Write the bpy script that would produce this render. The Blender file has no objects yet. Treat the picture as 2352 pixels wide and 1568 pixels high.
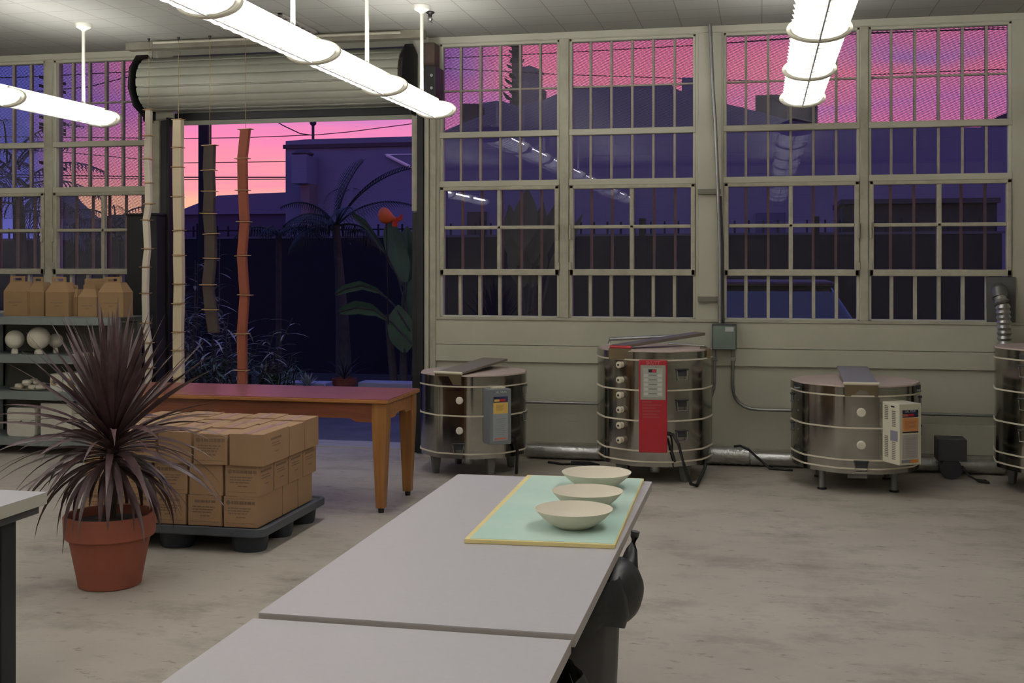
import bpy, bmesh, math, random
from mathutils import Vector, Matrix, Euler

PI = math.pi
sc = bpy.context.scene
COL = sc.collection
random.seed(7)

# ------------------------------------------------------------------ camera
FPX = 2665.0          # focal length in photograph pixels (frame 2352 x 1568)
PCX, HORY = 1176.0, 605.0
EYE = 1.55
YAW = math.atan2(574.0, FPX)
cam_d = bpy.data.cameras.new('camera')
cam = bpy.data.objects.new('camera', cam_d)
COL.objects.link(cam)
cam.location = (0, 0, EYE)
cam.rotation_euler = (PI/2, 0, YAW)
cam_d.sensor_width = 36.0
cam_d.lens = FPX/2352.0*36.0
cam_d.shift_y = -(784.0-HORY)/2352.0
cam_d.clip_end = 400
sc.camera = cam
sc.view_settings.view_transform = 'Standard'
sc.view_settings.look = 'None'
sc.view_settings.gamma = 1.0
sc.view_settings.exposure = 0.0
sc.cycles.use_denoising = True
sc.cycles.max_bounces = 8
sc.cycles.transparent_max_bounces = 24
sc.cycles.sample_clamp_indirect = 6.0

CY, SY = math.cos(YAW), math.sin(YAW)
def ray(px, py):
    u = (px-PCX)/FPX; v = (HORY-py)/FPX
    return (-SY+u*CY, CY+u*SY, v)
def atY(px, py, Y):
    d = ray(px, py); t = Y/d[1]
    return Vector((d[0]*t, Y, EYE+d[2]*t))
def atZ(px, py, z):
    d = ray(px, py); t = (z-EYE)/d[2]
    return Vector((d[0]*t, d[1]*t, z))
WY = 9.166            # inner face of the window wall
CEIL = 3.40
def wx(px, Y=WY): return atY(px, 600, Y).x

# ------------------------------------------------------------------ world: sunset sky
def s2l(c):
    r = []
    for v in c[:3]:
        v = v/255.0
        r.append(v/12.92 if v <= 0.04045 else ((v+0.055)/1.055)**2.4)
    return (r[0], r[1], r[2], 1.0)
world = bpy.data.worlds.new('dusk_sky'); sc.world = world
world.use_nodes = True
wn, wl = world.node_tree.nodes, world.node_tree.links
wn.clear()
def W(t, **k):
    n = wn.new(t)
    for a, b in k.items(): setattr(n, a, b)
    return n
def wmath(op, a, b=None, c=None):
    n = W('ShaderNodeMath', operation=op)
    for i, v in enumerate((a, b, c)):
        if v is None: continue
        if isinstance(v, (int, float)): n.inputs[i].default_value = v
        else: wl.new(v, n.inputs[i])
    return n.outputs[0]
def wrange(v, a, b, c=0, d=1, smooth=True):
    n = W('ShaderNodeMapRange'); n.clamp = True
    n.interpolation_type = 'SMOOTHSTEP' if smooth else 'LINEAR'
    wl.new(v, n.inputs['Value'])
    n.inputs['From Min'].default_value = a; n.inputs['From Max'].default_value = b
    n.inputs['To Min'].default_value = c; n.inputs['To Max'].default_value = d
    return n.outputs['Result']
tc = W('ShaderNodeTexCoord')
sep = W('ShaderNodeSeparateXYZ'); wl.new(tc.outputs['Generated'], sep.inputs[0])
mp = W('ShaderNodeMapping'); mp.inputs['Scale'].default_value = (2.2, 2.2, 17.0)
mp.inputs['Rotation'].default_value = (0.0, 0.06, 0.0)
wl.new(tc.outputs['Generated'], mp.inputs[0])
nz = W('ShaderNodeTexNoise'); nz.inputs['Scale'].default_value = 2.1; nz.inputs['Detail'].default_value = 5
nz.inputs['Roughness'].default_value = 0.55
wl.new(mp.outputs[0], nz.inputs['Vector'])
nzf = nz.outputs[0]
el = wmath('ADD', sep.outputs['Z'], wmath('MULTIPLY', wmath('SUBTRACT', nzf, 0.5), 0.07))
ramp = W('ShaderNodeValToRGB')
wl.new(wrange(el, 0.0, 0.5, 0, 1, False), ramp.inputs[0])
stops = [(0.00, (255, 186, 146)), (0.055, (255, 190, 160)), (0.080, (255, 152, 176)), (0.105, (255, 142, 188)),
         (0.130, (222, 134, 200)), (0.155, (255, 142, 172)), (0.185, (250, 134, 172)), (0.225, (206, 128, 190)),
         (0.28, (124, 112, 196)), (0.36, (100, 108, 190)), (0.49, (92, 104, 186))]
cr = ramp.color_ramp
while len(cr.elements) > 1: cr.elements.remove(cr.elements[-1])
cr.elements[0].position = 0.0; cr.elements[0].color = s2l(stops[0][1])
for e_, c_ in stops[1:]:
    q = cr.elements.new(e_*2); q.color = s2l(c_)
# bluer towards the left, purple bank of cloud towards the right
mixl = W('ShaderNodeMix', data_type='RGBA')
az = sep.outputs['X']
lf = wmath('MAXIMUM', wmath('MULTIPLY', wrange(az, -0.465, -0.57), wrange(sep.outputs['Z'], 0.05, 0.14)), wrange(az, -0.535, -0.57))
wl.new(lf, mixl.inputs[0]); wl.new(ramp.outputs[0], mixl.inputs[6]); mixl.inputs[7].default_value = s2l((96, 100, 188))
mixr = W('ShaderNodeMix', data_type='RGBA')
n2 = W('ShaderNodeTexNoise'); n2.inputs['Scale'].default_value = 1.6; n2.inputs['Detail'].default_value = 3
mp2 = W('ShaderNodeMapping'); mp2.inputs['Scale'].default_value = (2.0, 2.0, 9.0); mp2.inputs['Location'].default_value = (3.1, 0.4, 1.7)
wl.new(tc.outputs['Generated'], mp2.inputs[0]); wl.new(mp2.outputs[0], n2.inputs['Vector'])
rf = wmath('MULTIPLY', wrange(az, 0.0, 0.12), wrange(wmath('ADD', n2.outputs[0], wmath('MULTIPLY', wmath('ABSOLUTE', wmath('SUBTRACT', sep.outputs['Z'], 0.165)), -5.0)), 0.36, 0.60))
wl.new(rf, mixr.inputs[0]); wl.new(mixl.outputs[2], mixr.inputs[6]); mixr.inputs[7].default_value = s2l((176, 134, 206))
mixc = W('ShaderNodeMix', data_type='RGBA')     # violet bank of cloud left of the middle
cf = wmath('MULTIPLY', wrange(wmath('ABSOLUTE', wmath('SUBTRACT', az, -0.262)), 0.06, 0.01), wrange(sep.outputs['Z'], 0.125, 0.165))
wl.new(wmath('MULTIPLY', cf, 0.85), mixc.inputs[0]); wl.new(mixr.outputs[2], mixc.inputs[6]); mixc.inputs[7].default_value = s2l((142, 104, 186))
below = W('ShaderNodeMix', data_type='RGBA')
wl.new(wrange(sep.outputs['Z'], -0.06, 0.0), below.inputs[0])
below.inputs[6].default_value = s2l((30, 28, 44)); wl.new(mixc.outputs[2], below.inputs[7])
bg = W('ShaderNodeBackground'); bg.inputs['Strength'].default_value = 1.0
wl.new(below.outputs[2], bg.inputs['Color'])
wo = W('ShaderNodeOutputWorld'); wl.new(bg.outputs[0], wo.inputs['Surface'])

TUBE_STRENGTH = 47.0   # fluorescent tubes: the room's own light

# ------------------------------------------------------------------ materials
MATS = {}
def M(name, rgb, rough=0.6, metal=0.0, var=0.0, vscale=6.0, rgb2=None, bump=0.0, bscale=40.0, coat=0.0, spec=0.5, stretch=None, trans=0.0):
    if name in MATS: return MATS[name]
    m = bpy.data.materials.new(name); m.use_nodes = True
    nt = m.node_tree; n, l = nt.nodes, nt.links
    b = n['Principled BSDF']
    c = s2l(rgb)
    b.inputs['Base Color'].default_value = c
    b.inputs['Roughness'].default_value = rough
    b.inputs['Metallic'].default_value = metal
    b.inputs['Specular IOR Level'].default_value = spec
    b.inputs['Coat Weight'].default_value = coat
    t = n.new('ShaderNodeTexCoord'); mpn = n.new('ShaderNodeMapping')
    l.new(t.outputs['Object'], mpn.inputs[0])
    if stretch: mpn.inputs['Scale'].default_value = stretch
    if var > 0 or rgb2:
        z = n.new('ShaderNodeTexNoise'); z.inputs['Scale'].default_value = vscale; z.inputs['Detail'].default_value = 5
        z.inputs['Roughness'].default_value = 0.6
        l.new(mpn.outputs[0], z.inputs['Vector'])
        r = n.new('ShaderNodeValToRGB')
        r.color_ramp.elements[0].position = 0.32; r.color_ramp.elements[1].position = 0.68
        if rgb2: ca, cb = c, s2l(rgb2)
        else:
            ca = tuple(min(1, v*(1-var)) for v in c[:3])+(1,); cb = tuple(min(1, v*(1+var)) for v in c[:3])+(1,)
        r.color_ramp.elements[0].color = ca; r.color_ramp.elements[1].color = cb
        l.new(z.outputs[0], r.inputs[0]); l.new(r.outputs[0], b.inputs['Base Color'])
    if bump > 0:
        z2 = n.new('ShaderNodeTexNoise'); z2.inputs['Scale'].default_value = bscale; z2.inputs['Detail'].default_value = 3
        l.new(mpn.outputs[0], z2.inputs['Vector'])
        bp = n.new('ShaderNodeBump'); bp.inputs['Strength'].default_value = bump; bp.inputs['Distance'].default_value = 0.01
        l.new(z2.outputs[0], bp.inputs['Height']); l.new(bp.outputs[0], b.inputs['Normal'])
    MATS[name] = m
    return m

cream = M('cream_paint', (192, 189, 172), 0.55, var=0.05, vscale=2.5)
creamd = M('cream_paint_worn', (176, 171, 154), 0.6, var=0.14, vscale=9, bump=0.15)
putty = M('cream_muntin_paint', (180, 174, 156), 0.6, var=0.12, vscale=14, bump=0.2)
barup = M('backlit_bar_tone', (160, 150, 140), 0.7, var=0.12, vscale=10)  # upper glazing bars: their backlit shade is put into this darker colour
barpaint = M('brown_bar_paint', (152, 120, 98), 0.7, var=0.15, vscale=10)
meshm = M('dark_mesh_metal', (72, 62, 72), 0.6, metal=0.3)
blackm = M('black_metal', (26, 25, 28), 0.45, metal=0.2)
blackmat = M('black_matte', (20, 19, 23), 0.7, var=0.2, vscale=4)
darkgrey = M('dark_grey_metal', (62, 62, 66), 0.5, metal=0.4, var=0.1)
galv = M('galvanised_steel', (150, 150, 148), 0.42, metal=0.8, var=0.12, vscale=20)
foil = M('silver_duct_foil', (190, 190, 188), 0.32, metal=0.9, var=0.12, vscale=15, bump=0.5, bscale=30)
slat = M('door_slat_paint', (150, 150, 136), 0.5, var=0.06, vscale=3)
whitep = M('white_lamp_plastic', (226, 222, 204), 0.5)
whitemetal = M('white_painted_metal', (214, 212, 200), 0.45)
laminate = M('white_laminate', (184, 180, 184), 0.42, var=0.015, vscale=60)
edgeband = M('laminate_edge', (168, 160, 156), 0.55, var=0.04, vscale=8)
steel = M('kiln_stainless', (160, 158, 152), 0.13, metal=1.0, var=0.16, vscale=4, bump=0.08, bscale=4)
brick_lid = M('firebrick_lid', (178, 160, 150), 0.8, var=0.06, vscale=5, stretch=(1, 9, 1))
seamm = M('firebrick_seam', (214, 204, 184), 0.8)
legm = M('kiln_leg_grey', (112, 112, 110), 0.55, metal=0.3)
ceramic = M('white_bisque', (222, 214, 198), 0.75, var=0.03, vscale=10)
plaster = M('plaster_white', (200, 196, 184), 0.85, var=0.05, vscale=8, bump=0.1)
bisque = M('bowl_clay', (218, 208, 190), 0.8, var=0.03, vscale=8)
redm = M('controller_red', (150, 14, 30), 0.45)
panelgrey = M('keypad_grey', (150, 148, 138), 0.6)
keym = M('keypad_key', (196, 196, 188), 0.6)
kraft = M('kraft_cardboard', (152, 120, 90), 0.8, var=0.05, vscale=4)
kraftb = M('carrier_cardboard', (134, 106, 74), 0.8, var=0.04, vscale=4)
inkm = M('carton_ink', (112, 90, 70), 0.9)
tapem = M('packing_tape', (156, 128, 100), 0.3, spec=0.7)
terracotta = M('terracotta', (130, 68, 48), 0.75, var=0.13, vscale=5, bump=0.1)
terrad = M('terracotta_clay_slab', (128, 66, 46), 0.8, var=0.08, vscale=6)
soilm = M('potting_soil', (44, 32, 28), 0.95, var=0.4, vscale=30, bump=0.6)
leafm = M('burgundy_leaf', (88, 66, 66), 0.45, var=0.3, vscale=7, rgb2=(54, 32, 36))
trunkm = M('plant_trunk', (54, 42, 36), 0.9, var=0.3, vscale=20, bump=0.5)
palletm = M('pallet_plastic', (66, 70, 78), 0.55, var=0.08)
palletd = M('pallet_black_plastic', (34, 38, 48), 0.6, var=0.1)
shelfm = M('shelf_grey_paint', (118, 124, 124), 0.5, metal=0.1, var=0.06)
shelfb = M('shelf_back_panel', (92, 90, 84), 0.6, var=0.08)
bagm = M('black_bin_bag', (20, 20, 24), 0.45, spec=0.5, bump=0.5, bscale=14)
binm = M('black_bin_plastic', (46, 44, 46), 0.42, var=0.2, vscale=9, stretch=(3, 3, 0.5))
yellowlab = M('label_yellow', (222, 184, 96), 0.6)
orangelab = M('label_orange', (206, 140, 84), 0.6)
navylab = M('label_navy', (34, 34, 72), 0.5)
redlab = M('label_red', (170, 26, 40), 0.5)
whitelab = M('label_white', (190, 192, 194), 0.6)
boxgrey = M('controller_grey', (112, 116, 122), 0.5, var=0.03)
boxcream = M('controller_cream', (212, 206, 186), 0.55)
eboxm = M('junction_box_green_grey', (104, 116, 108), 0.5)
rustm = M('lid_handle_bronze', (118, 104, 82), 0.4, metal=0.7)
cord = M('black_rubber', (18, 18, 20), 0.6)
creamclay = M('cream_clay_slab', (206, 190, 160), 0.8, var=0.05)
whiteclay = M('white_clay_slab', (212, 202, 182), 0.8, var=0.04)
darkclay = M('dark_clay_slab', (58, 46, 42), 0.8, var=0.1)
wirem = M('hanging_wire', (150, 130, 100), 0.5, metal=0.4)
diskm = M('spacer_disc', (186, 150, 108), 0.6)
gypface = M('green_gypsum_paper', (176, 208, 196), 0.8, rgb2=(196, 216, 206), vscale=3.0)
gypedge = M('gypsum_board_edge', (224, 206, 146), 0.85, var=0.06)
chrome = M('bright_steel', (200, 200, 196), 0.2, metal=1.0)

def wood_mat(name, a, b, scale=(0.8, 14, 14), rough=0.35, coat=0.25):
    m = bpy.data.materials.new(name); m.use_nodes = True
    n, l = m.node_tree.nodes, m.node_tree.links
    t = n.new('ShaderNodeTexCoord'); mpn = n.new('ShaderNodeMapping'); mpn.inputs['Scale'].default_value = scale
    l.new(t.outputs['Object'], mpn.inputs[0])
    z = n.new('ShaderNodeTexNoise'); z.inputs['Scale'].default_value = 3; z.inputs['Detail'].default_value = 6
    l.new(mpn.outputs[0], z.inputs['Vector'])
    r = n.new('ShaderNodeValToRGB'); r.color_ramp.elements[0].position = 0.35; r.color_ramp.elements[1].position = 0.65
    r.color_ramp.elements[0].color = s2l(a); r.color_ramp.elements[1].color = s2l(b)
    l.new(z.outputs[0], r.inputs[0])
    p = n['Principled BSDF']; l.new(r.outputs[0], p.inputs['Base Color'])
    p.inputs['Roughness'].default_value = rough; p.inputs['Coat Weight'].default_value = coat
    p.inputs['Coat Roughness'].default_value = 0.25
    return m
woodtop = wood_mat('red_wood_top', (112, 58, 38), (134, 70, 44))
woodside = wood_mat('orange_wood_side', (140, 90, 44), (162, 106, 54), rough=0.45)
woodleg = wood_mat('orange_wood_leg', (132, 86, 40), (152, 102, 50), scale=(14, 14, 0.8), rough=0.45)
woodapron = wood_mat('brown_wood_apron', (104, 54, 30), (122, 64, 36), rough=0.5)

# glass: clear pane with a Fresnel mirror reflection
def glass_mat(name, tint, rough=0.0, dirt=0.0):
    m = bpy.data.materials.new(name); m.use_nodes = True
    n, l = m.node_tree.nodes, m.node_tree.links
    n.remove(n['Principled BSDF'])
    out = n['Material Output']
    tr = n.new('ShaderNodeBsdfTransparent'); tr.inputs[0].default_value = s2l(tint)
    gl = n.new('ShaderNodeBsdfGlossy'); gl.inputs['Roughness'].default_value = rough
    gl.inputs['Color'].default_value = (0.9, 0.92, 1, 1)
    fr = n.new('ShaderNodeFresnel'); fr.inputs['IOR'].default_value = 1.52
    mul = n.new('ShaderNodeMath'); mul.operation = 'MULTIPLY'; mul.inputs[1].default_value = 1.7
    l.new(fr.outputs[0], mul.inputs[0])
    mx = n.new('ShaderNodeMixShader'); l.new(mul.outputs[0], mx.inputs[0])
    l.new(tr.outputs[0], mx.inputs[1]); l.new(gl.outputs[0], mx.inputs[2])
    last = mx.outputs[0]
    if dirt > 0:
        t = n.new('ShaderNodeTexCoord'); z = n.new('ShaderNodeTexNoise'); z.inputs['Scale'].default_value = 9; z.inputs['Detail'].default_value = 6
        l.new(t.outputs['Object'], z.inputs['Vector'])
        r = n.new('ShaderNodeValToRGB'); r.color_ramp.elements[0].position = 0.56; r.color_ramp.elements[1].position = 0.74
        r.color_ramp.elements[0].color = (dirt*0.3,)*3+(1,); r.color_ramp.elements[1].color = (dirt,)*3+(1,)
        l.new(z.outputs[0], r.inputs[0])
        df = n.new('ShaderNodeBsdfDiffuse'); df.inputs[0].default_value = s2l((110, 100, 110))
        m2 = n.new('ShaderNodeMixShader'); l.new(r.outputs[0], m2.inputs[0]); l.new(last, m2.inputs[1]); l.new(df.outputs[0], m2.inputs[2])
        last = m2.outputs[0]
    l.new(last, out.inputs['Surface'])
    return m
glass = glass_mat('window_glass', (232, 226, 236), 0.01, 0.10)

def emis(name, rgb, strength):
    m = bpy.data.materials.new(name); m.use_nodes = True
    n, l = m.node_tree.nodes, m.node_tree.links
    n.remove(n['Principled BSDF'])
    e = n.new('ShaderNodeEmission'); e.inputs[0].default_value = rgb; e.inputs[1].default_value = strength
    l.new(e.outputs[0], n['Material Output'].inputs['Surface'])
    return m
tube_m = emis('fluorescent_tube', (1.0, 0.99, 0.965, 1), TUBE_STRENGTH)
def translucent(name, rgb, mixf=0.5):
    m = bpy.data.materials.new(name); m.use_nodes = True
    n, l = m.node_tree.nodes, m.node_tree.links
    n.remove(n['Principled BSDF'])
    a = n.new('ShaderNodeBsdfDiffuse'); b = n.new('ShaderNodeBsdfTranslucent'); x = n.new('ShaderNodeMixShader')
    a.inputs[0].default_value = s2l(rgb); b.inputs[0].default_value = s2l(rgb); x.inputs[0].default_value = mixf
    l.new(a.outputs[0], x.inputs[1]); l.new(b.outputs[0], x.inputs[2]); l.new(x.outputs[0], n['Material Output'].inputs['Surface'])
    return m
def diffuser_mat():
    m = translucent('lamp_diffuser', (250, 250, 248), 0.75); n, l = m.node_tree.nodes, m.node_tree.links
    src = n['Material Output'].inputs['Surface'].links[0].from_socket
    t = n.new('ShaderNodeBsdfTransparent'); x = n.new('ShaderNodeMixShader'); x.inputs[0].default_value = 0.6
    l.new(t.outputs[0], x.inputs[1]); l.new(src, x.inputs[2]); l.new(x.outputs[0], n['Material Output'].inputs['Surface'])
    return m
diffuser_m = diffuser_mat()
louver_m = translucent('louver_white', (250, 250, 248))

# ------------------------------------------------------------------ mesh helper
class MB:
    def __init__(s): s.bm = bmesh.new()
    def face(s, vs):
        try: return s.bm.faces.new(vs)
        except ValueError: return None
    def hexa(s, p):                     # 8 corners: bottom 4 then top 4
        v = [s.bm.verts.new(q) for q in p]
        for f in ((3, 2, 1, 0), (4, 5, 6, 7), (0, 1, 5, 4), (1, 2, 6, 5), (2, 3, 7, 6), (3, 0, 4, 7)):
            s.face([v[i] for i in f])
        return s
    def box(s, x0, x1, y0, y1, z0, z1):
        return s.hexa([(x0, y0, z0), (x1, y0, z0), (x1, y1, z0), (x0, y1, z0), (x0, y0, z1), (x1, y0, z1), (x1, y1, z1), (x0, y1, z1)])
    def obox(s, c, size, mat=None):
        hx, hy, hz = size[0]/2, size[1]/2, size[2]/2
        P = [Vector(q) for q in ((-hx, -hy, -hz), (hx, -hy, -hz), (hx, hy, -hz), (-hx, hy, -hz), (-hx, -hy, hz), (hx, -hy, hz), (hx, hy, hz), (-hx, hy, hz))]
        if mat is not None: P = [mat @ q for q in P]
        c = Vector(c)
        return s.hexa([q+c for q in P])
    def rings(s, rs, cap0=True, cap1=True, closed=False):
        R = [[s.bm.verts.new(q) for q in r] for r in rs]
        n = len(R[0])
        for a, b in zip(R[:-1], R[1:]):
            for i in range(n): s.face([a[i], a[(i+1) % n], b[(i+1) % n], b[i]])
        if closed:
            a, b = R[-1], R[0]
            for i in range(n): s.face([a[i], a[(i+1) % n], b[(i+1) % n], b[i]])
        else:
            if cap0: s.face(R[0][::-1])
            if cap1: s.face(R[-1])
        return s
    def lathe(s, prof, seg=32, c=(0, 0, 0), rot=0.0, cap0=True, cap1=True, sx=1.0, sy=1.0):
        return s.rings([[(c[0]+r*sx*math.cos(rot+2*PI*k/seg), c[1]+r*sy*math.sin(rot+2*PI*k/seg), c[2]+z) for k in range(seg)] for r, z in prof], cap0, cap1)
    def tube(s, pts, r, seg=8, cap=True):
        pts = [Vector(p) for p in pts]
        if isinstance(r, (int, float)): r = [r]*len(pts)
        rs = []
        for i, p in enumerate(pts):
            d = (pts[min(i+1, len(pts)-1)]-pts[max(i-1, 0)]).normalized()
            up = Vector((0, 0, 1)) if abs(d.z) < 0.93 else Vector((0, 1, 0))
            a = d.cross(up).normalized(); b = a.cross(d).normalized()
            rs.append([p+a*(r[i]*math.cos(2*PI*k/seg))+b*(r[i]*math.sin(2*PI*k/seg)) for k in range(seg)])
        return s.rings(rs, cap, cap)
    def prism(s, pts, axis, a, b):       # polygon in the plane across an axis, extruded from a to b
        def P(u, v, w):
            return {'x': (w, u, v), 'y': (u, w, v), 'z': (u, v, w)}[axis]
        lo = [s.bm.verts.new(P(u, v, a)) for u, v in pts]; hi = [s.bm.verts.new(P(u, v, b)) for u, v in pts]
        n = len(pts)
        s.face(lo[::-1]); s.face(hi)
        for i in range(n): s.face([lo[i], lo[(i+1) % n], hi[(i+1) % n], hi[i]])
        return s
    def quad(s, a, b, c, d):
        s.face([s.bm.verts.new(q) for q in (a, b, c, d)]); return s
    def strip(s, centers, widths, side, vdepth=0.0, nrm=None):   # leaf blade with a fold along its middle
        L = []
        for i, (p, w) in enumerate(zip(centers, widths)):
            p = Vector(p); sd = side[i] if isinstance(side, list) else side
            n_ = nrm[i] if nrm else Vector((0, 0, 1))
            L.append((s.bm.verts.new(p-sd*w/2+n_*vdepth*w), s.bm.verts.new(p), s.bm.verts.new(p+sd*w/2+n_*vdepth*w)))
        for a, b in zip(L[:-1], L[1:]):
            s.face([a[0], a[1], b[1], b[0]]); s.face([a[1], a[2], b[2], b[1]])
        return s
    def xf(s, mat, start=0):
        bmesh.ops.transform(s.bm, matrix=mat, verts=s.bm.verts[:]); return s
    def build(s, name, mat, parent=None, smooth=False, bevel=0.0, seg=2, w=True):
        bmesh.ops.recalc_face_normals(s.bm, faces=s.bm.faces[:])
        me = bpy.data.meshes.new(name); s.bm.to_mesh(me); s.bm.free()
        me.materials.append(mat)
        if smooth:
            for p in me.polygons: p.use_smooth = True
            try: me.set_sharp_from_angle(angle=math.radians(38))
            except Exception: pass
        o = bpy.data.objects.new(name, me); COL.objects.link(o)
        if bevel > 0:
            b = o.modifiers.new('bevel', 'BEVEL'); b.width = bevel; b.segments = seg; b.limit_method = 'ANGLE'
        if parent is not None:
            o.parent = parent
            if w: 
                acc = Vector((0, 0, 0)); p = parent
                while p: acc += p.location; p = p.parent
                o.location = -acc
        return o
def thing(name, label, cat, loc=(0, 0, 0), rz=0.0, group=None):
    o = bpy.data.objects.new(name, None); COL.objects.link(o)
    o.location = loc; o.rotation_euler = (0, 0, rz); o.empty_display_size = 0.1
    o['label'] = label; o['category'] = cat
    if group: o['group'] = group
    return o
def tag(o, label, cat, group=None, kind=None):
    o['label'] = label; o['category'] = cat
    if group: o['group'] = group
    if kind: o['kind'] = kind
    return o
def structure(o, label=None):
    o['kind'] = 'structure'
    if label: o['label'] = label
    return o
def kids(o): return [c for c in COL.objects if c.parent == o]
def dup(o, parent=None):
    c = o.copy(); COL.objects.link(c); c.parent = parent
    for k in list(kids(o)): dup(k, c)
    return c
def text(name, body, size, matx, mat, parent=None, ext=0.0006, align='CENTER'):
    cu = bpy.data.curves.new(name, 'FONT'); cu.body = body; cu.size = size; cu.extrude = ext
    cu.align_x = align; cu.align_y = 'CENTER'
    t = bpy.data.objects.new(name, cu); COL.objects.link(t)
    dg = bpy.context.evaluated_depsgraph_get()
    me = bpy.data.meshes.new_from_object(t.evaluated_get(dg))
    bpy.data.objects.remove(t); bpy.data.curves.remove(cu)
    me.transform(matx)
    me.materials.clear(); me.materials.append(mat)
    o = bpy.data.objects.new(name, me); COL.objects.link(o)
    if parent is not None: o.parent = parent
    return o

# ================================================================== ROOM SHELL
RX0, RX1, RY0 = -8.2, 5.2, -4.0
# concrete floor with worn patches
def floor_mat():
    m = bpy.data.materials.new('worn_concrete'); m.use_nodes = True
    n, l = m.node_tree.nodes, m.node_tree.links
    p = n['Principled BSDF']
    t = n.new('ShaderNodeTexCoord')
    def noise(scale, detail, st=(1, 1, 1), rough=0.6):
        mpn = n.new('ShaderNodeMapping'); mpn.inputs['Scale'].default_value = st
        l.new(t.outputs['Object'], mpn.inputs[0])
        z = n.new('ShaderNodeTexNoise'); z.inputs['Scale'].default_value = scale; z.inputs['Detail'].default_value = detail
        z.inputs['Roughness'].default_value = rough
        l.new(mpn.outputs[0], z.inputs['Vector']); return z.outputs[0]
    r = n.new('ShaderNodeValToRGB'); e = r.color_ramp.elements
    e[0].position = 0.3; e[0].color = s2l((162, 153, 143)); e[1].position = 0.72; e[1].color = s2l((186, 177, 166))
    l.new(noise(0.9, 6), r.inputs[0])
    r2 = n.new('ShaderNodeValToRGB'); e = r2.color_ramp.elements
    e[0].position = 0.50; e[0].color = (0, 0, 0, 1); e[1].position = 0.74; e[1].color = (1, 1, 1, 1)
    l.new(noise(1.7, 8, (1, 1.5, 1), 0.72), r2.inputs[0])
    mx = n.new('ShaderNodeMix'); mx.data_type = 'RGBA'
    k = n.new('ShaderNodeMath'); k.operation = 'MULTIPLY'; k.inputs[1].default_value = 0.95
    l.new(r2.outputs[0], k.inputs[0]); l.new(k.outputs[0], mx.inputs[0])
    l.new(r.outputs[0], mx.inputs[6]); mx.inputs[7].default_value = s2l((124, 115, 104))
    r3 = n.new('ShaderNodeValToRGB'); e = r3.color_ramp.elements
    e[0].position = 0.60; e[0].color = (0, 0, 0, 1); e[1].position = 0.70; e[1].color = (1, 1, 1, 1)
    l.new(noise(7.0, 4, (1, 2.5, 1), 0.75), r3.inputs[0])
    mx2 = n.new('ShaderNodeMix'); mx2.data_type = 'RGBA'
    k2 = n.new('ShaderNodeMath'); k2.operation = 'MULTIPLY'; k2.inputs[1].default_value = 0.75
    l.new(r3.outputs[0], k2.inputs[0]); l.new(k2.outputs[0], mx2.inputs[0])
    l.new(mx.outputs[2], mx2.inputs[6]); mx2.inputs[7].default_value = s2l((104, 88, 74))
    l.new(mx2.outputs[2], p.inputs['Base Color'])
    rr = n.new('ShaderNodeMapRange'); l.new(noise(2.0, 4), rr.inputs['Value'])
    rr.inputs['To Min'].default_value = 0.42; rr.inputs['To Max'].default_value = 0.7
    l.new(rr.outputs[0], p.inputs['Roughness'])
    bp = n.new('ShaderNodeBump'); bp.inputs['Strength'].default_value = 0.08; bp.inputs['Distance'].default_value = 0.02
    l.new(noise(12, 5), bp.inputs['Height']); l.new(bp.outputs[0], p.inputs['Normal'])
    return m
structure(MB().box(RX0, RX1, RY0, WY+0.15, -0.15, 0.0).build('floor', floor_mat()), 'worn beige concrete floor with dark scuffs')

def ceil_mat():
    m = bpy.data.materials.new('ceiling_tiles'); m.use_nodes = True
    n, l = m.node_tree.nodes, m.node_tree.links
    p = n['Principled BSDF']; p.inputs['Roughness'].default_value = 0.85
    t = n.new('ShaderNodeTexCoord')
    b = n.new('ShaderNodeTexBrick'); b.offset = 0.0; b.squash = 1.0
    b.inputs['Scale'].default_value = 1.0; b.inputs['Brick Width'].default_value = 0.305; b.inputs['Row Height'].default_value = 0.305
    b.inputs['Mortar Size'].default_value = 0.004; b.inputs['Mortar Smooth'].default_value = 0.3
    b.inputs['Color1'].default_value = s2l((146, 145, 138)); b.inputs['Color2'].default_value = s2l((143, 142, 135)); b.inputs['Mortar'].default_value = s2l((116, 114, 107))
    l.new(t.outputs['Object'], b.inputs['Vector'])
    l.new(b.outputs['Color'], p.inputs['Base Color'])
    bp = n.new('ShaderNodeBump'); bp.invert = True; bp.inputs['Strength'].default_value = 0.5; bp.inputs['Distance'].default_value = 0.006
    l.new(b.outputs['Fac'], bp.inputs['Height']); l.new(bp.outputs[0], p.inputs['Normal'])
    return m
structure(MB().box(RX0, RX1, RY0, WY+0.15, CEIL, CEIL+0.15).build('ceiling', ceil_mat()), 'grey ceiling of square acoustic tiles')

XL = {'lw1': (-7.25, wx(103)), 'lw2': (wx(122), wx(352)), 'w1': (wx(1010), wx(1285)), 'w2': (wx(1307), wx(1598)),
      'w3': (wx(1662), wx(1975)), 'w4': (wx(1995), wx(2325))}
DX0, DX1 = wx(397), wx(950)
ZS, ZT = 1.105, 3.345        # window sill and head
T = 0.15
w = MB()
def wallbox(x0, x1, z0, z1): w.box(x0, x1, WY, WY+T, z0, z1)
wallbox(RX0, XL['lw1'][0], 0, CEIL)
wallbox(XL['lw1'][0], XL['lw1'][1], 0, ZS); wallbox(XL['lw1'][0], XL['lw1'][1], ZT, CEIL)
wallbox(XL['lw1'][1], XL['lw2'][0], 0, CEIL)
wallbox(XL['lw2'][0], XL['lw2'][1], 0, ZS); wallbox(XL['lw2'][0], XL['lw2'][1], ZT, CEIL)
wallbox(XL['lw2'][1], DX0, 0, CEIL)
wallbox(DX0, DX1, 3.34, CEIL)
wallbox(DX1, XL['w1'][0], 0, CEIL)
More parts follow.
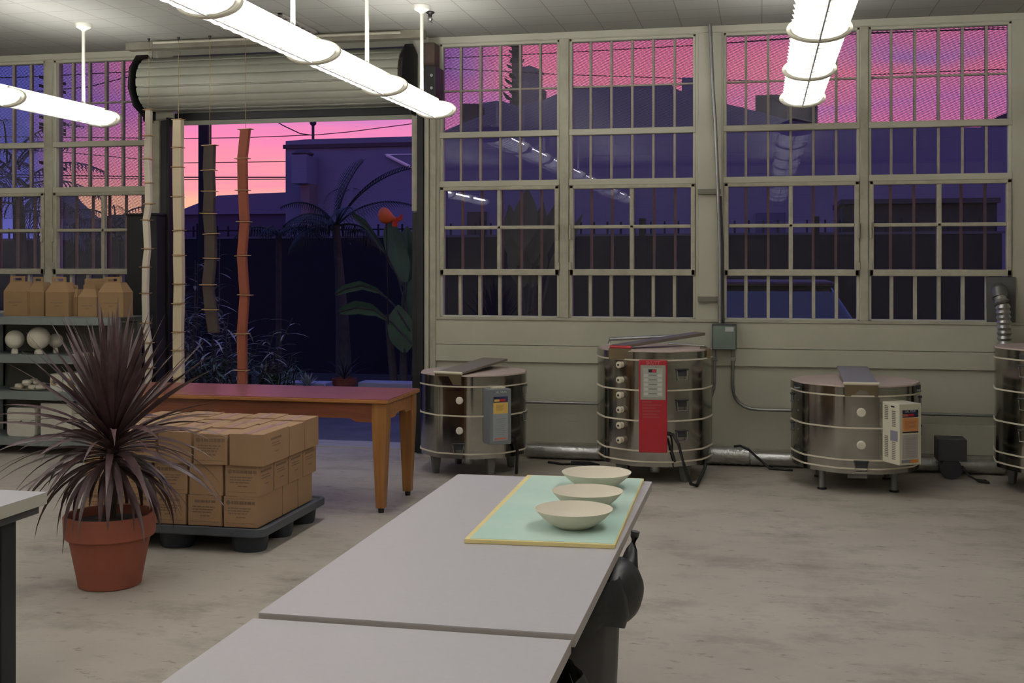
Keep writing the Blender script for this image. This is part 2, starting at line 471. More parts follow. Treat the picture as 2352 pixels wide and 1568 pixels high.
for a, b in (('w1', 'w2'), ('w2', 'w3'), ('w3', 'w4')):
    wallbox(XL[a][1], XL[b][0], 0, CEIL)
for a in ('w1', 'w2', 'w3', 'w4'):
    wallbox(XL[a][0], XL[a][1], 0, ZS); wallbox(XL[a][0], XL[a][1], ZT, CEIL)
wallbox(XL['w4'][1], RX1, 0, CEIL)
structure(w.build('wall_back', cream), 'cream painted wall of steel windows and roll-up door')
structure(MB().box(RX0-0.15, RX0, RY0, WY+T, 0, CEIL).build('wall_left', cream))
structure(MB().box(RX1, RX1+0.15, RY0, WY+T, 0, CEIL).build('wall_right', cream))
structure(MB().box(RX0-0.15, RX1+0.15, RY0-0.15, RY0, 0, CEIL).build('wall_front', cream))

# boards and laps on the wall under the windows
XB = XL['w1'][0]-0.10
structure(MB().box(XB, RX1, WY-0.020, WY, 0.893, ZS-0.012).build('trim_1', cream, bevel=0.003), 'cream board under the window sills')
structure(MB().box(XB+0.02, RX1, WY-0.026, WY, 0.757, 0.889).build('trim_2', cream, bevel=0.003), 'cream lapped board')
structure(MB().box(0.55, RX1, WY-0.018, WY, 0.125, 0.346).build('trim_3', cream, bevel=0.003), 'low cream lapped board at right')
structure(MB().box(XB, RX1, WY-0.016, WY, 0.0, 0.122).build('baseboard_back', creamd, bevel=0.003), 'worn cream baseboard')
structure(MB().box(XL['w1'][0]-0.09, RX1, WY-0.03, WY, ZS-0.012, ZS+0.010).build('trim_4', creamd, bevel=0.004), 'thin cream sill ledge')
structure(MB().box(XL['w1'][0]-0.10, RX1, WY-0.012, WY, ZT+0.004, CEIL).build('trim_5', cream, bevel=0.002), 'cream head board above windows')
structure(MB().box(RX0, wx(352), WY-0.012, WY, ZT+0.004, CEIL).build('trim_6', cream, bevel=0.002), 'cream head board above left windows')
# door post boards on the right of the opening
structure(MB().box(wx(978), wx(988), WY-0.05, WY, 0, 3.40).build('trim_7', cream, bevel=0.004), 'cream post beside the roll-up door')
structure(MB().box(wx(989), wx(1003), WY-0.035, WY, 0, 3.33).build('trim_8', creamd, bevel=0.004), 'worn cream jamb board')
structure(MB().box(wx(1604), wx(1658), WY-0.012, WY, 1.11, ZT+0.003).build('trim_9', cream, bevel=0.003), 'cream pier between window pairs')

# steel windows
RAILS = [(2.575, 2.622), (2.175, 2.222)]
def window(idx, x0, x1, sash=True, mesh_lo=2.62, lastpanel=False):
    root = bpy.data.objects.new('window_%d' % idx, None); COL.objects.link(root)
    root.location = (x0, WY, ZS); root['kind'] = 'structure'
    gy = WY+0.055
    f = MB()
    fw = 0.022
    f.box(x0, x0+fw, WY+0.01, WY+0.09, ZS, ZT); f.box(x1-fw, x1, WY+0.01, WY+0.09, ZS, ZT)
    f.box(x0, x1, WY+0.01, WY+0.09, ZT-fw, ZT); f.box(x0, x1, WY+0.01, WY+0.09, ZS, ZS+fw)
    for a, b in RAILS: f.box(x0, x1, WY-0.006, WY+0.08, a, b)
    f.build('window_frame', cream, root, bevel=0.004)
    wdt = (x1-x0)/6
    # glazing bars of the fixed panes
    g = MB()
    for k in range(1, 6):
        x = x0+k*wdt
        g.box(x-0.0095, x+0.0095, WY+0.045, WY+0.085, 2.622, ZT-fw)
        g.box(x-0.0095, x+0.0095, WY+0.045, WY+0.085, 2.222, 2.575)
    g.box(x0+fw, x1-fw, WY+0.048, WY+0.08, 2.958, 2.972)
    g.build('glazing_bars', barup, root, bevel=0.002)
    g = MB()
    for k in range(1, 6):
        x = x0+k*wdt; g.box(x-0.0125, x+0.0125, WY+0.02, WY+0.07, ZS+fw, 1.455)
    g.build('lower_glazing_bars', putty, root, bevel=0.003)
    # outer guard bars seen through the casement
    for k in range(1, 6):
        x = x0+k*wdt
        MB().box(x-0.010, x+0.010, WY+0.105, WY+0.125, 1.50, 2.175).build('guard_bar', barpaint, root)
    # casement with four lights
    s = MB(); a, b = 1.455, 2.175; bw = 0.038
    ys0, ys1 = WY-0.012, WY+0.05
    s.box(x0+0.004, x0+bw, ys0, ys1, a, b); s.box(x1-bw, x1-0.004, ys0, ys1, a, b)
    s.box(x0+0.004, x1-0.004, ys0, ys1, a, a+0.05); s.box(x0+0.004, x1-0.004, ys0, ys1, b-0.03, b)
    xm = (x0+x1)/2
    s.box(xm-0.016, xm+0.016, ys0+0.01, ys1, a, b); s.box(x0+bw, x1-bw, ys0+0.01, ys1, 1.828, 1.856)
    cas = s.build('casement', putty, root, bevel=0.006)
    h = MB()
    for sx in ((x1-0.012) if idx in (1, 3, 5) else (x0+0.012),):
        h.box(sx-0.008, sx+0.008, ys0-0.03, ys0, 1.74, 1.86); h.box(sx-0.014, sx+0.014, ys0-0.012, ys0, 1.50, 1.56)
    h.build('casement_handle', creamd, cas, bevel=0.003)
    # glass
    MB().quad((x0+0.01, gy, ZS+0.01), (x1-0.01, gy, ZS+0.01), (x1-0.01, gy, ZT-0.01), (x0+0.01, gy, ZT-0.01)).build('window_glass', glass, root)
    # expanded-metal mesh outside the upper lights
    ms = MB(); z0, z1 = mesh_lo, ZT-0.02; pitch = 0.024; my = WY+0.10; r = 0.0022
    X0, X1 = x0+0.01, x1-0.01
    def clip(cx, slope):
        pts = []
        # line x = cx + (z-z0)/slope
        za, zb = z0, z1
        def xa(z): return cx+(z-z0)/slope
        def za_(x): return z0+(x-cx)*slope
        for q in (z0, z1):
            if X0-1e-9 <= xa(q) <= X1+1e-9: pts.append((xa(q), q))
        for q in (X0, X1):
            if z0 < za_(q) < z1: pts.append((q, za_(q)))
        return pts[:2] if len(pts) >= 2 else None
    for slope, yy, vp_, r in ((-0.36, my, 0.0125, 0.0015), (0.36, my+0.003, 0.0250, 0.0008)):
        span = (z1-z0)/abs(slope)
        c = X0-span if slope > 0 else X0
        end = X1 if slope > 0 else X1+span
        while c < end:
            q = clip(c, slope)
            if q:
                (xa_, za_), (xb_, zb_) = q
                d = Vector((xb_-xa_, 0, zb_-za_))
                if d.length > 0.01:
                    nn = Vector((-d.z, 0, d.x)).normalized()*r
                    A = Vector((xa_, yy, za_)); B = Vector((xb_, yy, zb_)); o_ = Vector((0, 0.002, 0))
                    ms.rings([[A-nn, A+nn, A+nn+o_, A-nn+o_], [B-nn, B+nn, B+nn+o_, B-nn+o_]], False, False)
            c += vp_/0.36
    ms.build('mesh_screen', meshm, root)
    return root
window(1, *XL['lw1'], mesh_lo=1.95)
window(2, *XL['lw2'], mesh_lo=1.95)
window(3, *XL['w1'])
window(4, *XL['w2'])
window(5, *XL['w3'])
w6 = window(6, *XL['w4'])
# mullion posts with latches
for i, (px0, px1) in enumerate(((104, 121), (1286, 1306), (1976, 1994))):
    o = MB().box(wx(px0), wx(px1), WY-0.012, WY+0.02, ZS+0.01, ZT+0.003).build('trim_%d' % (10+i), creamd, bevel=0.004)
    structure(o, 'cream mullion post')
# grey sheet closing the last low pane, with the round outlet of the duct
x5 = XL['w4'][0]+5*(XL['w4'][1]-XL['w4'][0])/6
pn = MB().box(x5-0.01, XL['w4'][1]+0.02, WY-0.02, WY+0.0, ZS+0.0, 1.45).build('blanking_plate', M('blanking_grey', (84, 84, 84), 0.6, var=0.15, vscale=6), bevel=0.002)
tag(pn, 'grey sheet-metal plate filling the bottom right window pane behind the vertical duct', 'metal plate')

# ================================================================== ROLL-UP DOOR
door = thing('roll_up_door', 'slatted grey roll-up shutter coiled above the open doorway', 'shutter', (DX0, WY, 0))
bx0, bx1 = wx(336, 8.95), wx(928, 8.95)
BC = Vector((0, 9.0, 3.065)); BR = 0.222
b = MB(); prof = []
nseg = 17
ring = []
for k in range(nseg):                      # each slat is a shallow curved facet
    a0 = 2*PI*k/nseg
    ring += [(BR*math.cos(a0), BR*math.sin(a0)), ((BR-0.016)*math.cos(a0+0.02), (BR-0.016)*math.sin(a0+0.02)), ((BR-0.016)*math.cos(a0+0.05), (BR-0.016)*math.sin(a0+0.05)), (BR*math.cos(a0+0.07), BR*math.sin(a0+0.07))]
    for j in (1, 2, 3):
        aj = a0+0.07+(2*PI/nseg-0.07)*j/4
        ring.append(((BR+0.002)*math.cos(aj), (BR+0.002)*math.sin(aj)))
b.rings([[(x, BC.y+p, BC.z+q) for p, q in ring] for x in (bx0, bx1)])
coil = b.build('coiled_curtain', slat, door)
c = MB()                                   # curtain hanging from the coil to the bottom bar
for k in range(3):
    z1 = BC.z-0.10-k*0.075
    c.box(DX0+0.02, DX1-0.02, 9.20, 9.212, z1-0.072, z1)
c.build('curtain', slat, door)
MB().box(DX0+0.01, DX1-0.01, 9.18, 9.235, 2.78, 2.845).build('bottom_bar', blackm, door, bevel=0.004)
def bracket(x0, x1):
    m = MB(); pts = [(BC.y+0.27*math.cos(a), BC.z+0.27*math.sin(a)) for a in [2*PI*k/10+0.2 for k in range(10)]]
    m.prism(pts, 'x', x0, x1); m.box(x0, x1, 8.98, WY-0.002, 2.76, 2.95)
    return m.build('end_bracket', blackm, door, bevel=0.004)
bl = bracket(bx0-0.05, bx0-0.03)
MB().box(bx0-0.13, bx0-0.05, 8.93, 9.05, 3.0, 3.12).tube([(bx0-0.05, BC.y, BC.z), (bx0+0.02, BC.y, BC.z)], 0.04, 12).build('axle_end', blackm, bl)
br = bracket(bx1+0.03, bx1+0.05)
MB().lathe([(0.19, 0), (0.21, 0.015), (0.21, 0.04), (0.05, 0.05)], 24).xf(Matrix.Translation((bx1+0.03, BC.y, BC.z)) @ Matrix.Rotation(-PI/2, 4, 'Y')).build('hub_disc', M('rusty_dark', (74, 58, 50), 0.7, var=0.25, vscale=8), br)
g = MB().box(wx(976, 8.9), wx(1004, 8.9), 8.86, WY-0.06, 2.86, 3.12)
g.build('gear_box', blackm, door, bevel=0.006)
MB().box(wx(962, 8.9), wx(994, 8.9), 8.95, WY-0.06, 3.12, 3.32).build('chain_guard', M('rusty_dark', (74, 58, 50)), door, bevel=0.006)
for zz in (3.04, 2.94):
    MB().tube([(wx(992, 8.86), 8.845, zz), (wx(992, 8.86), 8.862, zz)], 0.012, 10).build('bolt', galv, door)
# guides
MB().box(wx(356), wx(372), WY-0.045, WY-0.001, 1.95, 2.78).build('guide_rail', creamd, door, bevel=0.003)
MB().box(wx(373), wx(379), WY-0.03, WY-0.001, 0, 2.78).build('guide_rail', darkgrey, door, bevel=0.002)
MB().box(wx(381), wx(392), WY-0.055, WY-0.001, 0, 2.78).build('guide_rail', galv if False else darkgrey, door, bevel=0.003)
MB().box(wx(392), wx(399), WY-0.08, WY-0.001, 0, 2.80).build('guide_rail', blackm, door, bevel=0.003)
MB().box(wx(949), wx(961), WY-0.04, WY-0.001, 1.98, 2.80).build('guide_rail', creamd, door, bevel=0.003)
MB().box(wx(949), wx(962), WY-0.03, WY-0.001, 0, 1.97).build('guide_rail', blackm, door, bevel=0.003)
MB().box(wx(963), wx(977), WY-0.07, WY-0.001, 0, 2.80).build('guide_rail', blackm, door, bevel=0.003)
# beam above the coil
structure(MB().box(wx(340), wx(1000), 8.80, 8.90, 3.335, CEIL).build('trim_20', M('dusty_beam', (118, 114, 100), 0.8, var=0.2, vscale=6), bevel=0.004), 'dusty beam on the ceiling above the shutter')
pp = MB().tube([(wx(352, 8.76), 8.76, 3.375), (wx(920, 8.76), 8.76, 3.372)], 0.011, 8).build('conduit', creamd)
tag(pp, 'thin cream conduit along the ceiling above the shutter coil', 'conduit')

# ================================================================== CONDUITS AND BOXES ON THE WALL
cd = thing('conduit', 'tall galvanised conduit running down the pier to the green-grey box', 'conduit', (wx(1632, 9.09), 9.09, ZS))
pts = [atY(1631, 62, 9.09), atY(1637, 200, 9.09), atY(1643, 290, 9.09), atY(1649, 430, 9.09), atY(1653, 560, 9.09), atY(1654, 742, 9.09)]
pts[0].z = CEIL-0.002
MB().tube(pts, 0.014, 10).build('pipe', galv, cd, smooth=True)
pts = [atY(1655, 450, 9.10), atY(1659, 560, 9.10), atY(1661, 742, 9.10)]
MB().tube(pts, 0.010, 8).build('pipe', darkgrey, cd, smooth=True)
for py in (440, 687):
    p = atY(1625, py, 9.12)
    MB().box(p.x-0.075, p.x+0.10, 9.108, WY-0.012, p.z-0.02, p.z+0.02).build('strut_bracket', M('bracket_grey', (120, 118, 106), 0.5, metal=0.3), cd, bevel=0.003)
jb0, jb1 = atY(1635, 803, 9.04), atY(1691, 745, 9.04)
jb = thing('junction_box', 'green-grey electrical junction box on the wall under the window pier', 'electrical box', (jb0.x, 9.04, jb0.z))
MB().box(jb0.x, jb1.x, 9.045, WY-0.027, jb0.z, jb1.z).build('box_body', darkgrey, jb, bevel=0.004)
MB().box(jb0.x+0.006, jb1.x-0.004, 9.035, 9.0449, jb0.z+0.004, jb1.z-0.012).build('box_cover', eboxm, jb, bevel=0.003)
MB().box(jb0.x+0.10, jb0.x+0.165, 9.033, 9.0349, jb1.z-0.055, jb1.z-0.02).build('sticker', whitelab, jb)
def bend(p0, p1, p2, r=0.12, n=6):        # rounded corner at p1
    p0, p1, p2 = map(Vector, (p0, p1, p2)); a = (p0-p1).normalized(); b_ = (p2-p1).normalized()
    A, B = p1+a*r, p1+b_*r
    out = [p0]
    for k in range(n+1):
        t = k/n; out.append((1-t)**2*A+2*(1-t)*t*p1+t*t*B)
    out.append(p2); return out
cy = 9.115
c2 = thing('conduit', 'grey conduit curving from the junction box right along the wall behind the cream-boxed kiln', 'conduit', (jb1.x-0.02, cy, 0.43))
MB().tube(bend((wx(1683, cy), cy, jb0.z), (wx(1683, cy), cy, 0.428), (2.2, cy, 0.428), 0.19), 0.0125, 10).build('pipe', galv, c2, smooth=True)
MB().box(wx(1678, cy), wx(1690, cy), cy-0.02, WY-0.026, 0.80, 0.825).build('strap', galv, c2, bevel=0.002)
c3 = thing('conduit', 'grey conduit dropping from the junction box behind the red-panelled kiln', 'conduit', (jb0.x+0.02, cy, 0.43))
MB().tube(bend((wx(1641, cy), cy, jb0.z), (wx(1641, cy), cy, 0.445), (-2.5, cy, 0.438), 0.19), 0.0125, 10).build('pipe', galv, c3, smooth=True)
MB().box(wx(1636, cy), wx(1648, cy), cy-0.02, WY-0.026, 0.80, 0.825).build('strap', galv, c3, bevel=0.002)
op = atY(1315, 960, WY-0.006)
ot = MB().box(op.x-0.03, op.x+0.03, WY-0.006, WY, op.z-0.025, op.z+0.025).build('cover_plate', cream, bevel=0.002)
tag(ot, 'small cream cover plate on the wall between the left and middle kilns', 'cover plate')
# silver duct lying along the foot of the wall
def ribbed(pts, r, amp=0.004, step=0.025, seg=16):
    out, rad = [], []
    pts = [Vector(p) for p in pts]; k = 0
    for a, b_ in zip(pts[:-1], pts[1:]):
        n = max(1, int((b_-a).length/step))
        for j in range(n):
            out.append(a.lerp(b_, j/n)); rad.append(r+(amp if k % 2 else -amp)); k += 1
    out.append(pts[-1]); rad.append(r)
    return out, rad
for nm, x0, x1, lab in (('a', wx(1215), wx(1560), 'silver foil duct along the wall foot between the left and middle kilns'),
                        ('b', wx(1562), wx(1722), 'fat silver duct joint on the floor right of the middle kiln'),
                        ('c', wx(1724), wx(2300), 'silver duct running along the wall foot behind the cream-boxed kiln')):
    r0 = 0.072 if nm == 'b' else 0.055
    P, R = ribbed([(x0, 9.07, r0+0.006), (x1, 9.07, r0+0.006)], r0, 0.002 if nm != 'b' else 0.004)
    tag(MB().tube(P, R, 16).build('floor_duct', foil, smooth=True), lab, 'duct')
# vertical flexible duct at the right
vd = [atY(2308, 795, 9.02), atY(2306, 740, 9.02), atY(2303, 700, 9.02), atY(2297, 682, 9.04)]
P, R = ribbed(vd, 0.048, 0.005, 0.018)
du = thing('exhaust_duct', 'ribbed silver exhaust duct rising to the plate in the far right window', 'duct', tuple(vd[0]))
MB().tube(P, R, 18).build('flexible_hose', foil, du, smooth=True)
MB().tube([atY(2297, 684, 9.04), atY(2296, 672, 9.06), atY(2295, 668, WY-0.021)], [0.053, 0.056, 0.056], 18).build('elbow', galv, du, smooth=True)

# ================================================================== CEILING FITTINGS
def ceil_at(px, py, z=CEIL): return atZ(px, py, z)
vt = thing('ceiling_vent', 'slatted rectangular air vent in the ceiling behind the long lamp', 'air vent', tuple(ceil_at(620, 50)))
g0, g1 = ceil_at(640, 29), ceil_at(725, 74)
vx0, vx1, vy0, vy1 = g0.x-0.65, g0.x+0.02, g0.y, g1.y
f = MB()
f.box(vx0, vx1, vy0, vy0+0.03, CEIL-0.014, CEIL-0.001).box(vx0, vx1, vy1-0.03, vy1, CEIL-0.014, CEIL-0.001)
f.box(vx0, vx0+0.03, vy0, vy1, CEIL-0.014, CEIL-0.001).box(vx1-0.03, vx1, vy0, vy1, CEIL-0.014, CEIL-0.001)
f.build('vent_frame', M('vent_grey', (150, 146, 138), 0.6), vt, bevel=0.002)
MB().box(vx0+0.03, vx1-0.03, vy0+0.03, vy1-0.03, CEIL-0.003, CEIL-0.001).build('vent_back', M('vent_dark', (66, 62, 58), 0.8), vt)
n = 6
for k in range(1, n):
    y = vy0+0.03+(vy1-vy0-0.06)*k/n
    MB().box(vx0+0.03, vx1-0.03, y-0.006, y+0.006, CEIL-0.012, CEIL-0.004).build('slat', M('vent_grey', (150, 146, 138)), vt)
sp = ceil_at(988, 27)
sk = thing('sprinkler_head', 'small dark sprinkler head on the ceiling near the lamp pole', 'sprinkler', (sp.x, sp.y, CEIL))
MB().lathe([(0.03, -0.001), (0.032, -0.008), (0.016, -0.02), (0.014, -0.04)], 16, (sp.x, sp.y, CEIL)).build('base', blackm, sk)
MB().lathe([(0.014, -0.04), (0.022, -0.055), (0.006, -0.075), (0.02, -0.08), (0.02, -0.084)], 12, (sp.x, sp.y, CEIL)).build('deflector', galv, sk)

# ================================================================== PENDANT LAMPS
def lamp_run(X, Yend, n, label, stems):
    U = 1.215; zb = 2.632
    root = thing('pendant_light', label, 'ceiling lamp', (X, Yend-n*U/2, CEIL), group='long fluorescent pendant lamps')
    def lv(y0):
        m = MB(); K = 12
        for k in range(K):
            y = y0+0.03+(U-0.06)*k/(K-1)
            pts = [(0.139*math.cos(a), 0.070+0.062*math.sin(a)) for a in [PI+PI*j/8 for j in range(9)]]
            pts = [(X+u, zb+v) for u, v in pts]
            m.prism(pts, 'y', y-0.002, y+0.002)
        m.box(X-0.004, X+0.004, y0+0.02, y0+U-0.02, zb+0.004, zb+0.092)
        return m
    for k in range(n):
        y0 = Yend-(k+1)*U
        lv(y0).build('louver', louver_m, root)
        MB().box(X-0.003, X+0.003, y0+0.02, y0+U-0.02, zb+0.002, zb+0.013).build('spine', M('spine_grey', (185, 185, 188), 0.5), root)
        sh_ = MB()
        A_ = [PI+0.05+(PI-0.1)*j/16 for j in range(17)]
        pa = [sh_.bm.verts.new((X+0.128*math.cos(a), y0+0.02, zb+0.070+0.055*math.sin(a))) for a in A_]
        pb = [sh_.bm.verts.new((X+0.128*math.cos(a), y0+U-0.02, zb+0.070+0.055*math.sin(a))) for a in A_]
        for j in range(16): sh_.face([pa[j], pa[j+1], pb[j+1], pb[j]])
        sh_.build('diffuser', diffuser_m, root, smooth=True)
        for s in (-1, 1):
            MB().tube([(X+s*0.066, y0+0.035, zb+0.086), (X+s*0.066, y0+U-0.035, zb+0.086)], 0.019, 12).build('lamp_tube', tube_m, root, smooth=True)
        h = MB().prism([(X-0.012, zb+0.092), (X+0.012, zb+0.092), (X+0.045, zb+0.108), (X+0.045, zb+0.111), (X+0.03, zb+0.118), (X+0.022, zb+0.15), (X-0.022, zb+0.15), (X-0.03, zb+0.118), (X-0.045, zb+0.111), (X-0.045, zb+0.108)], 'y', y0, y0+U)
        h.build('housing', whitemetal, root)
    for k in range(n+1):
        y = Yend-k*U
        m = MB(); rs = []
        for dy, sc_ in ((-0.022, 0.93), (-0.014, 1.0), (0.014, 1.0), (0.022, 0.93)):
            rs.append([(X+0.158*sc_*math.cos(2*PI*j/36), y+dy, zb+0.068+0.070*sc_*math.sin(2*PI*j/36)) for j in range(36)])
        m.rings(rs); m.build('joint_ring', whitep, root, smooth=True)
    for y in stems:
        st = MB().tube([(X, y, zb+0.15), (X, y, CEIL-0.03)], 0.013, 12).build('stem', whitemetal, root, smooth=True)
        MB().lathe([(0.014, -0.06), (0.02, -0.05), (0.055, -0.03), (0.062, -0.012), (0.062, -0.0005)], 20, (X, y, CEIL)).build('canopy', whitemetal, st, smooth=True)
    return root
lamp_run(-5.12, 8.33, 9, 'fluorescent pendant lamp at the far left, only its lit end in view', (8.06, 6.9, 5.7, 3.3))
lamp_run(-2.385, 8.37, 9, 'long fluorescent pendant lamp crossing the top centre in front of the shutter', (8.00, 6.82, 5.66, 3.2))
lamp_run(0.275, 8.30, 9, 'fluorescent pendant lamp at upper right in front of the window', (7.93, 6.72, 5.5, 3.1))

# ================================================================== WHITE WORK TABLES
TZ = 0.722
def worktable(name_label, x0, x1, y0, y1, zt, leglist, thick=0.030, legmat=blackmat):
    t = thing('work_table', name_label, 'table', ((x0+x1)/2, (y0+y1)/2, 0))
    MB().box(x0, x1, y0, y1, zt-0.002, zt).build('laminate_top', laminate, t)
    MB().box(x0, x1, y0, y1, zt-thick, zt-0.002).build('board_edge', edgeband, t, bevel=0.0015)
    z1 = zt-thick
    m = MB()
    m.box(x0+0.05, x1-0.05, y0+0.06, y0+0.10, z1-0.06, z1).box(x0+0.05, x1-0.05, y1-0.10, y1-0.06, z1-0.06, z1)
    m.build('frame_rail', blackmat, t)
    for a, b_ in leglist:
        MB().box(a-0.022, a+0.022, b_-0.022, b_+0.022, 0, z1).build('leg', legmat, t, bevel=0.003)
    return t
ax0, ax1, ay0, ay1 = -1.168, -0.408, 2.565, 4.42
worktable('white laminate work table carrying the three bowls', ax0, ax1, ay0, ay1, TZ, [(ax0+.08, ay0+.08), (ax1-.46, ay0+.08), (ax0+.08, ay1-.08), (ax1-.26, ay1-.08)])
bx, by = -0.412, 2.552
worktable('white laminate work table at the bottom, nearest the camera', -1.175, -0.415, 0.72, 2.553, TZ-0.010, [(-1.09, .8), (-.5, .8), (-1.09, 2.47), (-.90, 2.44)])
# left table, only a corner in view
lt = thing('work_table', 'white work table corner on dark legs at the left edge', 'table', (-3.0, 2.9, 0))
lx, ly = -2.535, 3.76
MB().box(lx-0.76, lx, ly-1.83, ly, TZ-0.002, TZ).build('laminate_top', laminate, lt)
MB().box(lx-0.76, lx, ly-1.83, ly, TZ-0.044, TZ-0.002).build('board_edge', M('pale_edge', (186, 184, 172), 0.5), lt, bevel=0.0015)
MB().box(lx-0.74, lx-0.012, ly-1.80, ly-0.03, TZ-0.072, TZ-0.044).build('frame_rail', darkgrey, lt, bevel=0.002)
for lxx, lyy in ((lx-0.09, ly-0.15), (lx-0.69, ly-0.15), (lx-0.09, ly-1.70), (lx-0.69, ly-1.70)):
    MB().box(lxx-0.05, lxx+0.035, lyy-0.035, lyy+0.05, 0, TZ-0.072).build('leg', blackmat, lt, bevel=0.004)

# gypsum board with three bowls
bz = TZ+0.0005
c4 = [Vector((-0.862, 3.328, 0)), Vector((-0.416, 3.352, 0)), Vector((-0.438, 4.41, 0)), Vector((-0.885, 4.39, 0))]
gb = thing('drying_board', 'pale green gypsum board with cream edges on the white work table', 'board', (-0.65, 3.86, bz))
MB().hexa([(p.x, p.y, bz) for p in c4]+[(p.x, p.y, bz+0.0125) for p in c4]).build('board_core', gypedge, gb, bevel=0.0015)
cc = sum(c4, Vector())/4
ci = []
for i, p in enumerate(c4):
    q = p+(cc-p).normalized()*0.010; ci.append(q)
ci[0].x += 0.012; ci[3].x += 0.016
MB().hexa([(p.x, p.y, bz+0.0126) for p in ci]+[(p.x, p.y, bz+0.0134) for p in ci]).build('green_face', gypface, gb)
bzt = bz+0.0134
def bowl(px, py, rad, lab, tilt=0.0):
    p = atZ(px, py, bzt+0.058)
    prof_o = [(0.0, 0.0), (0.05, 0.0), (0.054, 0.002), (0.078, 0.014), (0.103, 0.033), (0.124, 0.055), (0.1265, 0.058)]
    prof_i = [(0.1245, 0.0585), (0.119, 0.054), (0.098, 0.036), (0.072, 0.020), (0.04, 0.012), (0.0, 0.010)]
    k = rad/0.1265
    m = MB(); m.lathe([(max(r, 0.0005)*k, z) for r, z in prof_o+prof_i], 56)
    m.xf(Matrix.Translation((p.x, p.y, bzt)) @ Matrix.Rotation(tilt, 4, 'Z'))
    o = m.build('bowl', bisque, smooth=True)
    return tag(o, lab, 'bowl', 'unfired bowls on the green board')
bowl(1318, 1167, 0.1215, 'unfired clay bowl nearest the camera on the green board')
bowl(1349, 1126, 0.1195, 'middle one of the three unfired clay bowls on the green board')
bowl(1370, 1083, 0.127, 'farthest unfired clay bowl, at the back end of the green board')

# bins under the table edge
def bin_(cx, cy, r, h, lab, bag_knot=True, seed=1):
    rnd = random.Random(seed)
    t = thing('waste_bin', lab, 'waste bin', (cx, cy, 0))
    m = MB(); seg = 40; rs = []
    for k in range(9):
        z = h*k/8; rr = r*(0.86+0.14*k/8)
        rs.append([(cx+rr*(1+0.02*math.cos(10*2*PI*j/seg))*math.cos(2*PI*j/seg), cy+rr*(1+0.02*math.cos(10*2*PI*j/seg))*math.sin(2*PI*j/seg), z+0.002) for j in range(seg)])
    m.rings(rs, True, False); m.build('bin_body', binm, t, smooth=True)
    m = MB(); rs = []                      # bag folded over the rim
    for z, f, sag in ((h-0.12, 1.10, 0.012), (h-0.09, 1.15, 0.010), (h-0.04, 1.13, 0.008), (h-0.004, 1.05, 0.0), (h+0.008, 1.01, 0), (h-0.02, 0.96, 0), (h-0.10, 0.90, 0.01), (h-0.3, 0.8, 0.03)):
        rs.append([(cx+r*f*(1+0.03*math.sin(5*a+seed)+0.02*math.sin(13*a))*math.cos(a), cy+r*f*(1+0.03*math.sin(5*a+seed)+0.02*math.sin(13*a))*math.sin(a), z+sag*math.sin(7*a+seed*2)) for a in [2*PI*j/64 for j in range(64)]])
    m.rings(rs, False, True); m.build('bin_bag', bagm, t, smooth=True)
    return t
def blob(m, c, rx, ry, rz, seed=0, amp=0.12):
    rnd = random.Random(seed); ph = [rnd.random()*6 for _ in range(6)]
    rs = []
    for i in range(1, 14):
        th = PI*i/14
        row = []
        for j in range(24):
            a = 2*PI*j/24
            f = 1+amp*(math.sin(3*a+ph[0]+2*th)+0.6*math.sin(7*a+ph[1])*math.sin(5*th+ph[2]))
            row.append((c[0]+rx*f*math.sin(th)*math.cos(a), c[1]+ry*f*math.sin(th)*math.sin(a), c[2]+rz*math.cos(th)))
        rs.append(row)
    m.rings(rs[::-1]); return m
bn = bin_(-0.60, 3.30, 0.205, 0.66, 'tall black bin with a swollen bag rim, farther under the table edge', seed=3)
m = MB(); blob(m, (-0.415, 3.36, 0.60), 0.078, 0.15, 0.092, 5, 0.04)
m.build('bag_bulge', bagm, bn, smooth=True)
m = MB(); m.tube([(-0.385, 3.42, 0.655), (-0.378, 3.45, 0.70), (-0.372, 3.46, 0.735), (-0.369, 3.46, 0.752)], [0.030, 0.017, 0.012, 0.014], 10)
m.build('bag_knot', bagm, bn, smooth=True)
b2 = bin_(-0.60, 2.62, 0.19, 0.60, 'black bin with a torn bag, nearer under the table edge', seed=8)
m = MB()
for k in range(5):
    z = 0.60-0.10*k
    m.rings([[(-0.425+0.02*math.sin(k*3+j), 2.55+0.03*j, z-0.03*((j+k) % 2)), (-0.405+0.02*math.cos(k*2+j), 2.55+0.03*j, z-0.05), (-0.42, 2.56+0.03*j, z-0.10)] for j in range(5)], False, False)
m.build('torn_plastic', M('grey_plastic_film', (96, 96, 92), 0.35, var=0.3), b2)

# ================================================================== WOODEN TABLE
fz = 0.710
wxl, wxr, wy0, wy1 = -4.22, -2.255, 6.83, 7.51
wt = thing('wooden_table', 'long red-brown wooden table with tapered orange legs before the doorway', 'table', ((wxl+wxr)/2, (wy0+wy1)/2, 0))
MB().box(wxl, wxr, wy0, wy1, fz-0.004, fz).build('table_top', woodtop, wt)
MB().box(wxl-0.002, wxr+0.002, wy0-0.002, wy1+0.002, fz-0.026, fz-0.004).build('top_edge', woodside, wt, bevel=0.003)
def apron(axis, a, b, p, th, z0=0.60, z1=fz-0.026):
    L = b-a
    pts = [(a, z1), (b, z1), (b, z0-0.022), (b-0.13, z0-0.022)]
    for k in range(5):
        t = k/4; pts.append((b-0.13-0.05*t, z0-0.022+0.022*math.sin(t*PI/2)))
    for k in range(5):
        t = k/4; pts.append((a+0.18-0.05*t, z0-0.022*math.sin(t*PI/2)))
    pts += [(a, z0-0.022)]
    return MB().prism(pts, axis, p, p+th)
